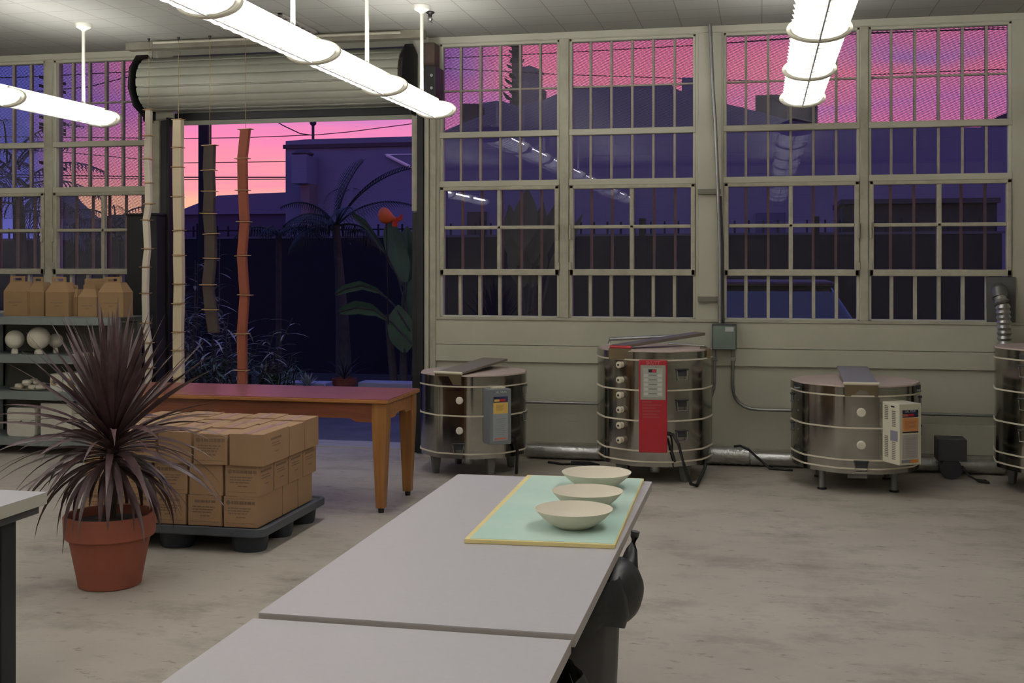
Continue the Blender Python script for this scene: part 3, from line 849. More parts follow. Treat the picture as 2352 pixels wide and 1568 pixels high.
apron('y', wxl+0.10, wxr-0.09, wy0+0.035, 0.02, 0.585).build('apron', woodapron, wt)
apron('y', wxl+0.10, wxr-0.09, wy1-0.055, 0.02, 0.585).build('apron', woodapron, wt)
apron('x', wy0+0.09, wy1-0.09, wxr-0.045, 0.02, 0.60).build('apron', woodside, wt)
apron('x', wy0+0.09, wy1-0.09, wxl+0.03, 0.02, 0.60).build('apron', woodside, wt)
for sx, x in ((-1, wxr-0.015), (1, wxl+0.015)):
    for sy, y in ((1, wy0+0.015), (-1, wy1-0.015)):
        X0_, X1_ = sorted((x, x+sx*0.095)); Y0_, Y1_ = sorted((y, y+sy*0.095))
        xa, xb = sorted((x+sx*0.020, x+sx*0.076)); ya, yb = sorted((y+sy*0.020, y+sy*0.076))
        m = MB()
        top = [(X0_, Y0_), (X1_, Y0_), (X1_, Y1_), (X0_, Y1_)]; bot = [(xa, ya), (xb, ya), (xb, yb), (xa, yb)]
        m.rings([[(q[0], q[1], 0.03) for q in bot], [(q[0], q[1], 0.55) for q in top], [(q[0], q[1], fz-0.026) for q in top]])
        lg = m.build('leg', woodleg, wt, bevel=0.004)
        MB().lathe([(0.018, 0.0), (0.02, 0.03)], 12, ((xa+xb)/2, (ya+yb)/2, 0)).build('foot_glide', blackm, lg)

# ================================================================== PALLET AND CARTONS
PX0, PX1, PY0, PY1 = -3.70, -2.585, 5.735, 6.66
pal = thing('pallet', 'dark plastic pallet under the stack of cartons', 'pallet', ((PX0+PX1)/2, (PY0+PY1)/2, 0))
m = MB(); r = 0.05
outline = []
for cx_, cy_, a0 in ((PX1-r, PY0+r, -PI/2), (PX1-r, PY1-r, 0), (PX0+r, PY1-r, PI/2), (PX0+r, PY0+r, PI)):
    for k in range(5): outline.append((cx_+r*math.cos(a0+PI/2*k/4), cy_+r*math.sin(a0+PI/2*k/4)))
def inset(o, d):
    cx_, cy_ = (PX0+PX1)/2, (PY0+PY1)/2
    return [(cx_+(x-cx_)*(1-d/0.5), cy_+(y-cy_)*(1-d/0.45)) for x, y in o]
m.rings([[(x, y, 0.088) for x, y in inset(outline, 0.012)], [(x, y, 0.095) for x, y in outline], [(x, y, 0.136) for x, y in outline], [(x, y, 0.136) for x, y in inset(outline, 0.02)], [(x, y, 0.128) for x, y in inset(outline, 0.022)]])
m.build('deck', palletm, pal, bevel=0.002)
for i in range(3):
    for j in range(3):
        fx = PX0+0.13+i*(PX1-PX0-0.26)/2; fy = PY0+0.12+j*(PY1-PY0-0.24)/2
        m = MB(); m.lathe([(0.088, 0.0), (0.094, 0.012), (0.104, 0.0885)], 16, (fx, fy, 0), sx=1.0, sy=0.85); m.build('pallet_foot', palletd, pal, smooth=True)
# printed carton prototypes: local frame, origin at base centre, front face towards -Y
def print_on(m, wdt, hgt, yface, seed):
    r_ = random.Random(seed)
    def line(x0, x1, z, t):
        x = x0
        while x < x1:
            L = min(x1-x, 0.010+0.022*r_.random()); m.box(x, x+L, yface-0.0008, yface, z-t/2, z+t/2); x += L+0.004
    hw = wdt/2
    m.box(-hw*0.86, hw*0.86, yface-0.0008, yface, hgt*0.93, hgt*0.938)
    m.lathe([(0.011, 0), (0.011, 0.0008)], 14).bm
    return line
def carton(w_, d_, h_, label, style=0, group=None, name='carton'):
    t = thing(name, label, 'cardboard box', group=group)
    m = MB(); m.box(-w_/2, w_/2, -d_/2, d_/2, 0.0, h_); m.build('carton_body', kraft, t, bevel=0.0025)
    # top flaps with tape
    m = MB(); m.box(-0.018, 0.018, -d_/2-0.0006, d_/2+0.0006, h_-0.0004, h_+0.0007)
    m.build('tape', tapem, t)
    if style:
        m = MB(); y = -d_/2; r_ = random.Random(style)
        def line(x0, x1, z, tt):
            x = x0
            while x < x1-0.002:
                L = min(x1-x, 0.010+0.020*r_.random()); m.box(x, x+L, y-0.0009, y+0.0002, z-tt/2, z+tt/2); x += L+0.0035
        hw = w_/2*0.86
        if style in (1, 3):
            m.prism([(-hw+0.013+0.0125*math.cos(2*PI*k/14), h_*0.80+0.0125*math.sin(2*PI*k/14)) for k in range(14)], 'y', y-0.0009, y+0.0002)
            line(-hw+0.030, hw, h_*0.80, 0.017); line(-hw, hw, h_*0.93, 0.002)
        else:
            line(-hw*0.7, hw*0.8, h_*0.80, 0.013)
        for k in range(3): line(-hw*0.85, hw*(0.7-0.12*k), h_*(0.62-0.085*k), 0.006)
        line(-hw*0.3, hw*0.35, h_*0.33, 0.006)
        line(-hw, hw, h_*0.14, 0.0025)
        m.build('printed_text', inkm, t)
    return t
protos = {}
group_c = 'kraft cartons stacked on the pallet'
LH = 0.1655; BZ = 0.1362
ordw = ['far left', 'second from left', 'middle', 'second from right', 'far right']
rowsw = ['front row', 'second row', 'third row', 'back row']
layw = ['bottom', 'middle', 'top']
rnd = random.Random(4)
CW = 0.203
def place_carton(key, cx_, cy_, z, rz, lab):
    w_, d_, h_, style = key
    if key not in protos:
        o = carton(w_, d_, h_, lab, style, group_c); protos[key] = o
    else:
        o = dup(protos[key])
    o['label'] = lab; o.location = (cx_, cy_, z); o.rotation_euler = (0, 0, rz)
    return o
right_depths = {2: [0.35, 0.215, 0.215], 1: [0.195, 0.195, 0.205, 0.205], 0: [0.33, 0.215, 0.215]}
for L in range(3):
    z = BZ+L*(LH+0.0006)
    ox = {0: -0.012, 1: -0.004, 2: 0.026}[L]
    for c_ in range(5):
        depths = right_depths[L] if c_ == 4 else ([0.205]*4 if (c_+L) % 2 else [0.26, 0.26, 0.26])
        y = PY0+0.030+(-0.012 if L == 2 else 0)
        for r_i, dp in enumerate(depths):
            xr = PX1-0.030+ox-(4-c_)*(CW+0.006)
            front, right, left, back = r_i == 0, c_ == 4, c_ == 0, r_i == len(depths)-1
            if L < 2 and not (front or right or left or back):
                y += dp+0.006; continue
            style = 0
            if front: style = {2: [1, 2, 0, 1, 0], 1: [1, 2, 3, 0, 3], 0: [3, 1, 2, 2, 1]}[L][c_]
            rw = rowsw[r_i] if not back else 'back row'
            lab = 'kraft carton in the %s layer, %s, %s of the pallet stack' % (layw[L], rw, ordw[c_])
            h_ = LH if L < 2 else (LH+(0.0 if (c_+r_i) % 2 else 0.006))
            place_carton((CW-0.008, dp-0.004, h_, style), xr-CW/2, y+dp/2, z, rnd.uniform(-0.018, 0.018) if L == 2 else rnd.uniform(-0.008, 0.008), lab)
            y += dp+0.006
# side text of the right column, on the +X faces: small printed labels as parts of those cartons
def side_print(o, d_):
    m = MB(); x = (CW-0.008)/2
    rr = random.Random(int(d_*1000))
    for z_, tt, a, b_ in ((0.132, 0.012, -0.36, 0.32), (0.108, 0.005, -0.3, 0.2), (0.094, 0.005, -0.3, 0.25), (0.06, 0.005, -0.1, 0.15)):
        yy = a*d_
        while yy < b_*d_:
            Ls = 0.012+0.02*rr.random(); m.box(x-0.0002, x+0.0008, yy, min(yy+Ls, b_*d_), z_-tt/2, z_+tt/2); yy += Ls+0.004
    m.build('side_text', inkm, o, w=False)
for o in list(COL.objects):
    if o.get('group') == group_c and 'far right' in o['label'] and ('middle layer' in o['label'] or ('top layer' in o['label'] and 'front row' in o['label'])):
        side_print(o, 0.2)

# ================================================================== POTTED CORDYLINE
pc = Vector((-3.085, 5.08, 0))
pt = thing('potted_plant', 'burgundy spiky-leaved cordyline in a terracotta pot', 'potted plant', tuple(pc))
m = MB(); m.lathe([(0.138, 0.0), (0.146, 0.004), (0.190, 0.235), (0.205, 0.236), (0.212, 0.242), (0.216, 0.335), (0.210, 0.345), (0.197, 0.345), (0.190, 0.335), (0.188, 0.30), (0.0005, 0.30)], 48, tuple(pc))
m.build('pot', terracotta, pt, smooth=True)
m = MB(); m.lathe([(0.187, 0.301), (0.12, 0.312), (0.05, 0.318), (0.0005, 0.32)], 32, tuple(pc)); m.build('soil', soilm, pt)
m = MB(); m.tube([pc+Vector((0, 0, 0.30)), pc+Vector((0.008, 0, 0.45)), pc+Vector((0.012, 0, 0.60)), pc+Vector((0.014, 0, 0.76))], [0.028, 0.030, 0.036, 0.030], 12)
m.build('trunk', trunkm, pt, smooth=True)
m = MB(); rl = random.Random(21)
NL = 185
for i in range(NL):
    t = i/NL
    a = i*2.39996+rl.uniform(-0.25, 0.25)
    z0 = 0.56+0.24*t+rl.uniform(-0.015, 0.015)
    # elevation of the leaf at its base: old leaves low, young leaves upright
    elv = -0.55+2.05*t**0.8+rl.uniform(-0.14, 0.14)
    elv = min(elv, 1.50)
    Ln = (0.44 if t < 0.2 else 0.60 if t < 0.62 else 0.52)*rl.uniform(0.80, 1.15)*(1.0 if t < 0.8 else 1.06)
    droop = (1.5*(1-t)+0.15)*rl.uniform(0.6, 1.2) if t < 0.55 else rl.uniform(0.05, 0.55)*(1.3-t)
    wmax = rl.uniform(0.026, 0.038)
    pos = pc+Vector((0.012+0.02*math.cos(a), 0.02*math.sin(a), z0))
    side = Vector((-math.sin(a), math.cos(a), 0))
    cs, ws, ns, sd = [], [], [], []
    n_ = 9; e = max(elv, -0.3) if t < 0.3 else elv
    roll = rl.uniform(-0.5, 0.5)
    for k in range(n_+1):
        u = k/n_
        d = Vector((math.cos(a)*math.cos(e), math.sin(a)*math.cos(e), math.sin(e)))
        nrm = side.cross(d)*-1
        sdv = (side*math.cos(roll)+nrm*math.sin(roll))
        cs.append(pos.copy()); ws.append(wmax*(0.55+0.45*math.sin(min(1, u*2.2)*PI/2))*(1 if u < 0.45 else max(0.03, 1-((u-0.45)/0.55)**1.4)))
        ns.append(nrm); sd.append(sdv)
        pos += d*(Ln/n_); e -= droop/n_
        if e < -1.45: e = -1.45
    m.strip(cs, ws, sd, 0.16, ns)
m.build('foliage', leafm, pt, smooth=True)

# ================================================================== KILNS
def kring(R, rot, z):          # ten-sided shell with softly rounded facets
    out = []
    for k in range(60):
        a = 2*PI*k/60; h_ = (a % (PI/5))-PI/10
        poly = R*math.cos(PI/10)/math.cos(h_)
        r_ = poly*0.55+R*0.985*0.45
        out.append((r_*math.cos(a+rot), r_*math.sin(a+rot), z))
    return out
F0 = -PI/2+PI/10       # a flat facet faces -Y
def kiln(label, loc, rz, R, zs, legh, style='round', vent=True):
    """zs: floor of chamber, seams ..., underside of lid, top of lid"""
    t = thing('kiln', label, 'kiln', loc, rz)
    rc = R/math.cos(PI/10)*0.985
    for a, b_ in zip(zs[:-2], zs[1:-1]):
        m = MB(); m.rings([kring(rc, F0, a+0.006), kring(rc, F0, b_-0.004)])
        m.build('kiln_section', steel, t, smooth=True, w=False)
    for z in zs[:-1]:
        m = MB(); m.rings([kring(rc+0.005, F0, z-0.004), kring(rc+0.005, F0, z+0.006)]); m.build('seam_band', seamm, t, smooth=True, w=False)
    # base pan
    m = MB(); m.rings([kring(rc-0.006, F0, zs[0]-0.035), kring(rc-0.006, F0, zs[0]-0.004)]); m.build('base_pan', steel, t, smooth=True, w=False)
    # lid: steel rim, firebrick slab
    zl, zt_ = zs[-2], zs[-1]
    m = MB(); m.rings([kring(rc+0.004, F0, zl+0.007), kring(rc+0.004, F0, zt_-0.006), kring(rc-0.006, F0, zt_-0.006)], True, True)
    lid = m.build('lid', steel, t, smooth=True, w=False)
    m = MB(); m.rings([kring(rc-0.002, F0, zt_-0.0055), kring(rc-0.006, F0, zt_+0.004)]); m.build('lid_brick', brick_lid, lid, w=False)
    # legs
    for k in range(4):
        a = PI/4+k*PI/2
        lx_, ly_ = (R-0.09)*math.cos(a), (R-0.09)*math.sin(a)
        m = MB()
        if style == 'post':
            m.lathe([(0.026, 0.0), (0.022, 0.012), (0.022, zs[0]-0.035)], 14, (lx_, ly_, 0))
            lg = m.build('leg', legm, t, smooth=True, w=False)
            MB().lathe([(0.032, 0.0), (0.032, 0.010), (0.02, 0.014)], 14, (lx_, ly_, 0)).build('leg_foot', cord, lg, w=False)
        else:
            q = Vector((math.cos(a), math.sin(a), 0)); s_ = Vector((-q.y, q.x, 0)); c_ = Vector((lx_, ly_, 0)); zt2 = zs[0]-0.035
            m.rings([[c_+q*dx+s_*dy+Vector((0, 0, z_)) for dx, dy in ((-w1, -w1), (w1, -w1), (w1, w1), (-w1, w1))] for z_, w1 in ((0, 0.020), (zt2, 0.034))])
            m.build('leg', legm, t, bevel=0.004, w=False)
    # lid brace on top, from the front edge to the back
    return t, rc, lid
def face_mat(a, R):     # frame on the outside at azimuth a from the front: local x right, y up, z outwards
    n = Vector((math.sin(a), -math.cos(a), 0)); x = Vector((math.cos(a), math.sin(a), 0)); y = Vector((0, 0, 1))
    m = Matrix((x, y, n)).transposed().to_4x4(); m.translation = n*R
    return m
def lbox(m, F, x0, x1, y0, y1, z0, z1):
    m.hexa([F @ Vector(q) for q in ((x0, y0, z0), (x1, y0, z0), (x1, y1, z0), (x0, y1, z0), (x0, y0, z1), (x1, y0, z1), (x1, y1, z1), (x0, y1, z1))]); return m
def clasp(t, a, R, z, nm='latch', sc_=1.0):
    F = face_mat(a, R*0.985); m = MB()
    lbox(m, F, -0.03*sc_, 0.03*sc_, z-0.03*sc_, z+0.005, 0, 0.012)
    lbox(m, F, -0.038*sc_, 0.038*sc_, z+0.005, z+0.014, 0.004, 0.026)
    o = m.build(nm, darkgrey, t, bevel=0.003, w=False)
    m = MB(); m.tube([F @ Vector((-0.034*sc_, z-0.0, 0.018)), F @ Vector((-0.028*sc_, z-0.05*sc_, 0.020)), F @ Vector((0.028*sc_, z-0.05*sc_, 0.020)), F @ Vector((0.034*sc_, z, 0.018))], 0.0035, 6)
    m.build('latch_wire', galv, o, w=False)
def plug(t, a, R, z, r=0.025, knob=False):
    F = face_mat(a, R*0.99); m = MB()
    m.lathe([(r, -0.01), (r, 0.012), (r*0.8, 0.018)] if not knob else [(0.022, -0.01), (0.022, 0.006), (0.016, 0.02), (0.024, 0.034), (0.024, 0.044), (0.016, 0.05)], 20)
    m.xf(F @ Matrix.Translation((0, z, 0)))
    o = m.build('peephole_plug', ceramic if not knob else seamm, t, smooth=True, w=False)
    if knob:
        m = MB(); m.lathe([(0.008, 0.0501), (0.008, 0.052)], 10); m.xf(F @ Matrix.Translation((0, z, 0))); m.build('plug_hole', blackm, o, w=False)
def brace(t, lid, azf, width, z, R, az_rot, mat_top, grip, length=None, handle_mat=None, lift=0.05, drop=0.07):
    """flat steel arm across the lid with a front handle"""
    Rm = Matrix.Rotation(az_rot, 4, 'Z')
    m = MB(); hw = width/2; yf = -R+0.02; yb = (R*0.72) if length is None else yf+length
    m.hexa([Rm @ Vector(q) for q in ((-hw, yf, z+0.006), (hw, yf, z+0.006), (hw, yb, z+lift), (-hw, yb, z+lift), (-hw, yf, z+0.022), (hw, yf, z+0.022), (hw, yb, z+lift+0.018), (-hw, yb, z+lift+0.018))])
    arm = m.build('lid_brace', mat_top, lid, bevel=0.003, w=False)
    m = MB(); m.hexa([Rm @ Vector(q) for q in ((-hw, -R-0.012, z-drop), (hw, -R-0.012, z-drop), (hw, -R-0.004, z-drop), (-hw, -R-0.004, z-drop), (-hw, -R-0.016, z+0.012), (hw, -R-0.016, z+0.012), (hw, -R-0.004, z+0.012), (-hw, -R-0.004, z+0.012))])
    m.build('front_plate', rustm, arm, w=False)
    m = MB(); m.tube([Rm @ Vector((-hw-0.008, -R-0.012, z+0.016)), Rm @ Vector((hw+0.008, -R-0.012, z+0.016))], 0.011, 10)
    m.build('lid_handle', grip, arm, smooth=True, w=False)

# --- left kiln (grey control box)
k1loc = (-2.118, 8.47, 0); k1r = math.radians(-8)
t1, rc1, lid1 = kiln('small two-section steel kiln with a grey control box, left of the row', k1loc, k1r, 0.395, [0.180, 0.452, 0.663, 0.742], 0.17)
CAM1 = 14.0
def az(deg, rz): return math.radians(deg)-rz
plug(t1, az(-1, k1r), 0.395, 0.565, 0.027); plug(t1, az(-1, k1r), 0.395, 0.348, 0.027)
clasp(t1, az(-2, k1r), 0.395, 0.245, 'name_plate_latch', 1.2)
for z in (0.64, 0.44): clasp(t1, az(82, k1r), 0.395, z)
for z in (0.60, 0.52, 0.40, 0.32, 0.25): 
    F = face_mat(az(-62, k1r), 0.395); m = MB(); lbox(m, F, -0.006, 0.006, z-0.006, z+0.006, -0.004, 0.008); m.build('screw', galv, t1, w=False)
brace(t1, lid1, 0, 0.215, 0.746, 0.385, math.radians(-14)-k1r, M('brace_grey', (128, 120, 106), 0.5, metal=0.3), seamm, length=0.72)
# control box
def control_box(t, a, R, w_, d_, z0, z1, mat, kind):
    F = face_mat(a, R); m = MB(); lbox(m, F, -w_/2, w_/2, z0, z1, -0.03, d_)
    cb = m.build('control_box', mat, t, bevel=0.004, w=False)
    H_ = z1-z0
    def patch(nm, x0, x1, fy0, fy1, mt, dz=0.0009):
        mm = MB(); lbox(mm, F, x0*w_, x1*w_, z0+fy0*H_, z0+fy1*H_, d_-0.001, d_+dz); return mm.build(nm, mt, cb, w=False)
    if kind == 'grey':
        patch('panel_label', -0.36, 0.34, 0.07, 0.68, M('panel_pale_grey', (150, 156, 160), 0.5))
        patch('panel_label', -0.34, 0.34, 0.56, 0.76, yellowlab, 0.0014)
        patch('panel_label', -0.34, 0.34, 0.77, 0.87, navylab, 0.0014)
        patch('display', -0.05, 0.22, 0.78, 0.82, redlab, 0.002); patch('display', -0.30, -0.06, 0.78, 0.82, yellowlab, 0.002)
        patch('label_stripe', -0.27, 0.26, 0.095, 0.115, M('orange_red', (206, 84, 48), 0.5), 0.0018)
        for k in range(6): patch('printed_line', -0.22, 0.10+0.03*(k % 3), 0.62+0.018*k, 0.626+0.018*k, M('tan_print', (150, 120, 70), 0.6), 0.002)
        for k in range(9): patch('printed_line', -0.20, 0.16+0.03*(k % 3), 0.18+0.035*k, 0.185+0.035*k, boxgrey, 0.0018)
    if kind == 'cream':
        patch('panel_label', -0.36, 0.34, 0.10, 0.50, M('panel_lilac_grey', (176, 168, 166), 0.5))
        for k in range(12): patch('printed_line', -0.20, 0.22+0.02*(k % 3), 0.13+0.028*k, 0.134+0.028*k, M('print_grey', (130, 128, 132), 0.6), 0.0018)
        patch('panel_label', -0.36, 0.36, 0.55, 0.77, orangelab, 0.0014)
        for k in range(6): patch('printed_line', -0.24, 0.26, 0.60+0.022*k, 0.606+0.022*k, M('tan_print2', (150, 108, 76), 0.6), 0.002)
        patch('panel_label', -0.36, 0.36, 0.78, 0.90, navylab, 0.0014)
        patch('display', -0.10, 0.16, 0.795, 0.835, redlab, 0.002)
        patch('display', -0.35, -0.11, 0.795, 0.835, M('label_dull_red', (170, 90, 70), 0.6), 0.002)
        patch('label_stripe', -0.36, 0.36, 0.525, 0.545, blackm, 0.0016)
        patch('label_stripe', -0.40, 0.0, 0.035, 0.085, M('label_silver', (120, 120, 126), 0.5), 0.0016); patch('label_stripe', 0.0, 0.36, 0.035, 0.085, M('label_amber', (200, 120, 44), 0.5), 0.0016)
        # louvres on the left cheek
        for col, zz in ((0.35, (0.72, 0.95)), (0.35, (0.10, 0.45)), (0.72, (0.62, 0.88)), (0.72, (0.08, 0.36))):
            mm = MB(); z = z0+zz[0]*H_
            while z < z0+zz[1]*H_:
                lbox(mm, F, -w_/2-0.0012, -w_/2+0.001, z, z+0.006, d_*col-0.018, d_*col+0.018); z += 0.012
            mm.build('vent_slots', M('slot_shadow', (110, 106, 94), 0.8), cb, w=False)
        mm = MB(); lbox(mm, F, -w_/2-0.0012, -w_/2+0.001, z0+0.38*H_, z0+0.55*H_, d_*0.55, d_*0.92); mm.build('rating_plate', M('label_violet_grey', (128, 124, 140), 0.6), cb, w=False)
        mm = MB(); lbox(mm, F, -w_/2-0.002, -w_/2+0.001, z0+0.93*H_, z0+0.955*H_, d_*0.58, d_*0.75); mm.build('switch', blackm, cb, w=False)
    return cb, F
cb1, F1 = control_box(t1, az(36, k1r), 0.375, 0.165, 0.135, 0.262, 0.655, boxgrey, 'grey')
m = MB(); lbox(m, F1, -0.045, 0.05, 0.655, 0.668, 0.05, 0.11); m.build('top_notch', seamm, cb1, bevel=0.003, w=False)
tb = F1 @ Matrix.Translation((0.0, 0.635, 0.1365)); text('lettering', 'L&L KILN', 0.022, tb, whitelab, cb1)
m = MB(); m.tube([F1 @ Vector(q) for q in ((0.082, 0.32, 0.05), (0.15, 0.30, 0.03), (0.19, 0.20, 0.0), (0.20, 0.08, -0.03), (0.21, 0.01, -0.06))], 0.012, 8); m.build('power_cord', cord, t1, smooth=True, w=False)
def vent_cup(t, x, y, ztop):
    m = MB(); m.box(x-0.07, x+0.07, y-0.06, y+0.06, ztop-0.02, ztop); o = m.build('vent_cup', blackm, t, bevel=0.004, w=False)
    m = MB(); m.lathe([(0.032, ztop-0.085), (0.036, ztop-0.07), (0.034, ztop-0.045), (0.04, ztop-0.02)], 16, (x, y, 0)); m.build('vent_hose', foil, o, smooth=True, w=False)
vent_cup(t1, 0.0, -0.10, 0.145)

# --- middle kiln (tall, red controller)
k2loc = (-0.770, 8.53, 0); k2r = math.radians(3)
t2, rc2, lid2 = kiln('tall three-section steel kiln with a red control panel', k2loc, k2r, 0.405, [0.165, 0.240, 0.450, 0.663, 0.874, 0.935], 0.17)
for py in (839, 874, 909, 943, 979, 1013):
    z = 1.55-(py-605)*8.12/FPX
    plug(t2, az(-29, k2r), 0.405, z, knob=True)
for z in (0.80, 0.585, 0.372): clasp(t2, az(33, k2r), 0.405, z, 'section_handle', 1.25)
F2 = face_mat(az(4, k2r), 0.372)
m = MB(); lbox(m, F2, -0.098, 0.098, 0.238, 0.878, -0.005, 0.085); cb2 = m.build('control_panel', redm, t2, bevel=0.005, w=False)
m = MB(); lbox(m, F2, -0.086, 0.086, 0.605, 0.845, 0.084, 0.0865); pf = m.build('keypad_frame', panelgrey, cb2, bevel=0.001, w=False)
m = MB(); lbox(m, F2, -0.068, 0.066, 0.625, 0.825, 0.0866, 0.0876); m.build('keypad', M('keypad_pale', (168, 170, 162), 0.55), pf, w=False)
m = MB(); lbox(m, F2, -0.032, 0.022, 0.795, 0.816, 0.0877, 0.0887); m.build('display_window', blackm, pf, w=False)
m = MB(); lbox(m, F2, -0.006, 0.018, 0.798, 0.812, 0.0888, 0.0893); m.build('display_digits', M('display_red', (200, 30, 60), 0.3), pf, w=False)
for r_ in range(5):
    z = 0.775-0.032*r_
    for x0_, x1_ in ((-0.062, -0.036), (0.032, 0.060)):
        m = MB(); lbox(m, F2, x0_, x1_, z-0.011, z+0.009, 0.0877, 0.0886); m.build('key', keym, pf, w=False)
    m = MB(); lbox(m, F2, -0.028, 0.024, z-0.002, z+0.004, 0.0877, 0.0882); m.build('printed_line', M('print_grey2', (112, 114, 108), 0.6), pf, w=False)
text('lettering', 'SKUTT', 0.032, F2 @ Matrix.Translation((0, 0.860, 0.0855)), M('pink_print', (196, 120, 124), 0.6), cb2)
for k, (a, b_) in enumerate(((-0.075, -0.01), (-0.075, 0.06), (-0.075, 0.02), (-0.07, 0.05), (-0.07, 0.03), (-0.07, 0.045))):
    m = MB(); lbox(m, F2, a, b_, 0.585-0.021*k, 0.593-0.021*k, 0.0849, 0.0856); m.build('printed_line', M('red_print', (150, 62, 66), 0.6), cb2, w=False)
# lid arms
Rm = Matrix.Rotation(-k2r, 4, 'Z')
def bar(m, x0, y0, z0, x1, y1, z1, wd, th):
    a, b_ = Vector((x0, y0, z0)), Vector((x1, y1, z1)); d = (b_-a).normalized(); s_ = Vector((d.y, -d.x, 0)).normalized()*wd/2; u = Vector((0, 0, th))
    m.hexa([a-s_, a+s_, b_+s_, b_-s_, a-s_+u, a+s_+u, b_+s_+u, b_-s_+u]); return m
m = MB(); bar(m, -0.26, -0.24, 0.945, 0.33, 0.20, 1.018, 0.13, 0.022); arm = m.build('lid_brace', M('brace_brown', (112, 102, 94), 0.5, metal=0.3), lid2, bevel=0.002, w=False)
m = MB(); m.tube([(-0.30, -0.315, 0.957), (-0.15, -0.35, 0.957)], 0.014, 10); m.build('lid_handle', redm, arm, smooth=True, w=False)
m = MB(); m.hexa([(-0.31, -0.335, 0.875), (-0.15, -0.375, 0.875), (-0.15, -0.365, 0.875), (-0.31, -0.325, 0.875), (-0.31, -0.335, 0.95), (-0.15, -0.375, 0.95), (-0.15, -0.365, 0.95), (-0.31, -0.325, 0.95)]); m.build('front_plate', rustm, arm, w=False)
m = MB(); m.tube([(-0.34, 0.12, 0.95), (-0.34, 0.12, 0.985), (0.30, 0.30, 1.010)], 0.013, 8); m.build('hinge_bar', galv, lid2, w=False)
m = MB(); m.tube([(0.10, -0.10, 0.972), (0.36, -0.12, 0.958), (0.385, -0.10, 0.94)], 0.009, 8); m.build('prop_rod', chrome, lid2, w=False)
m = MB(); m.box(0.33, 0.405, -0.16, -0.06, 0.875, 0.945); m.build('prop_bracket', rustm, lid2, bevel=0.003, w=False)
m = MB(); m.tube([F2 @ Vector(q) for q in ((0.099, 0.365, 0.04), (0.14, 0.36, 0.06), (0.175, 0.30, 0.08), (0.215, 0.15, 0.10), (0.26, 0.03, 0.10), (0.30, 0.012, 0.05), (0.36, 0.10, -0.15), (0.37, 0.25, -0.30))], 0.012, 8); m.build('power_cord', cord, t2, smooth=True, w=False)
m = MB(); m.tube([F2 @ Vector(q) for q in ((0.099, 0.33, 0.03), (0.125, 0.26, 0.05), (0.15, 0.17, 0.03))], 0.009, 8); m.build('thermocouple_lead', cord, t2, smooth=True, w=False)
vent_cup(t2, 0.01, -0.12, 0.130)

# --- right kiln (cream control box)
k3loc = (0.641, 8.49, 0); k3r = 0.0
t3, rc3, lid3 = kiln('low two-section steel kiln with a white louvred control box', k3loc, k3r, 0.425, [0.178, 0.236, 0.450, 0.664, 0.728], 0.17, style='post')
plug(t3, az(1, k3r), 0.425, 0.556, 0.030); plug(t3, az(1, k3r), 0.425, 0.337, 0.030)
clasp(t3, az(1, k3r), 0.425, 0.222, 'name_plate_latch', 1.3)
for s in (-1, 1):
    F = face_mat(az(66*s, k3r), 0.425); m = MB(); lbox(m, F, -0.06, 0.06, 0.672, 0.72, 0, 0.012); m.build('lid_clamp', darkgrey, t3, bevel=0.003, w=False)
    m = MB(); m.tube([F @ Vector((-0.04, 0.69, 0.012)), F @ Vector((0, 0.684, 0.03)), F @ Vector((0.04, 0.69, 0.012))], 0.006, 8); m.build('clamp_handle', galv, t3, w=False)
for z in (0.60, 0.40):
    clasp(t3, az(-86, k3r), 0.425, z+0.02); clasp(t3, az(84, k3r), 0.425, z+0.02)
for z in (0.60, 0.53, 0.40, 0.33, 0.26):
    F = face_mat(az(-66, k3r), 0.425); m = MB(); lbox(m, F, -0.007, 0.007, z-0.005, z+0.005, -0.004, 0.01); m.build('screw', galv, t3, w=False)
brace(t3, lid3, 0, 0.215, 0.732, 0.415, math.radians(1), M('brace_grey2', (136, 132, 134), 0.5, metal=0.3), seamm, length=0.62, lift=0.06)
m = MB(); F = face_mat(az(-18, k3r), 0.432); lbox(m, F, -0.045, 0.045, 0.685, 0.712, -0.01, 0.0); m.build('lid_label', M('label_rust', (150, 62, 40), 0.6), lid3, w=False)
cb3, F3 = control_box(t3, az(31, k3r), 0.395, 0.172, 0.205, 0.232, 0.632, boxcream, 'cream')
text('lettering', 'L&L KILN', 0.022, F3 @ Matrix.Translation((0, 0.583, 0.207)), whitelab, cb3)
m = MB(); m.box(-0.075, 0.055, -0.34, -0.25, 0.10, 0.14); m.build('vent_box', legm, t3, bevel=0.003, w=False)
# vent motor box behind it
mp_ = atZ(2148, 1098, 0.0)
vm = thing('vent_blower', 'dark square blower box on the floor right of the cream-boxed kiln', 'blower', (1.33, 8.90, 0))
MB().box(1.235, 1.435, 8.80, 8.985, 0.13, 0.29).build('housing', darkgrey, vm, bevel=0.006)
m = MB(); m.lathe([(0.075, 0), (0.075, 0.12)], 20); m.xf(Matrix.Translation((1.33, 8.87, 0.075)) @ Matrix.Rotation(PI/2, 4, 'X') @ Matrix.Translation((0, 0, -0.06)))
m.build('motor', M('motor_dark', (40, 38, 46), 0.5), vm, smooth=True)
m = MB(); m.tube([(1.40, 8.80, 0.10), (1.44, 8.76, 0.04), (1.50, 8.70, 0.012), (1.56, 8.68, 0.010), (1.55, 8.76, 0.010), (1.49, 8.78, 0.010)], 0.008, 8)
tag(m.build('power_cable', cord, smooth=True), 'looped black cable on the floor beside the dark blower box', 'cable')
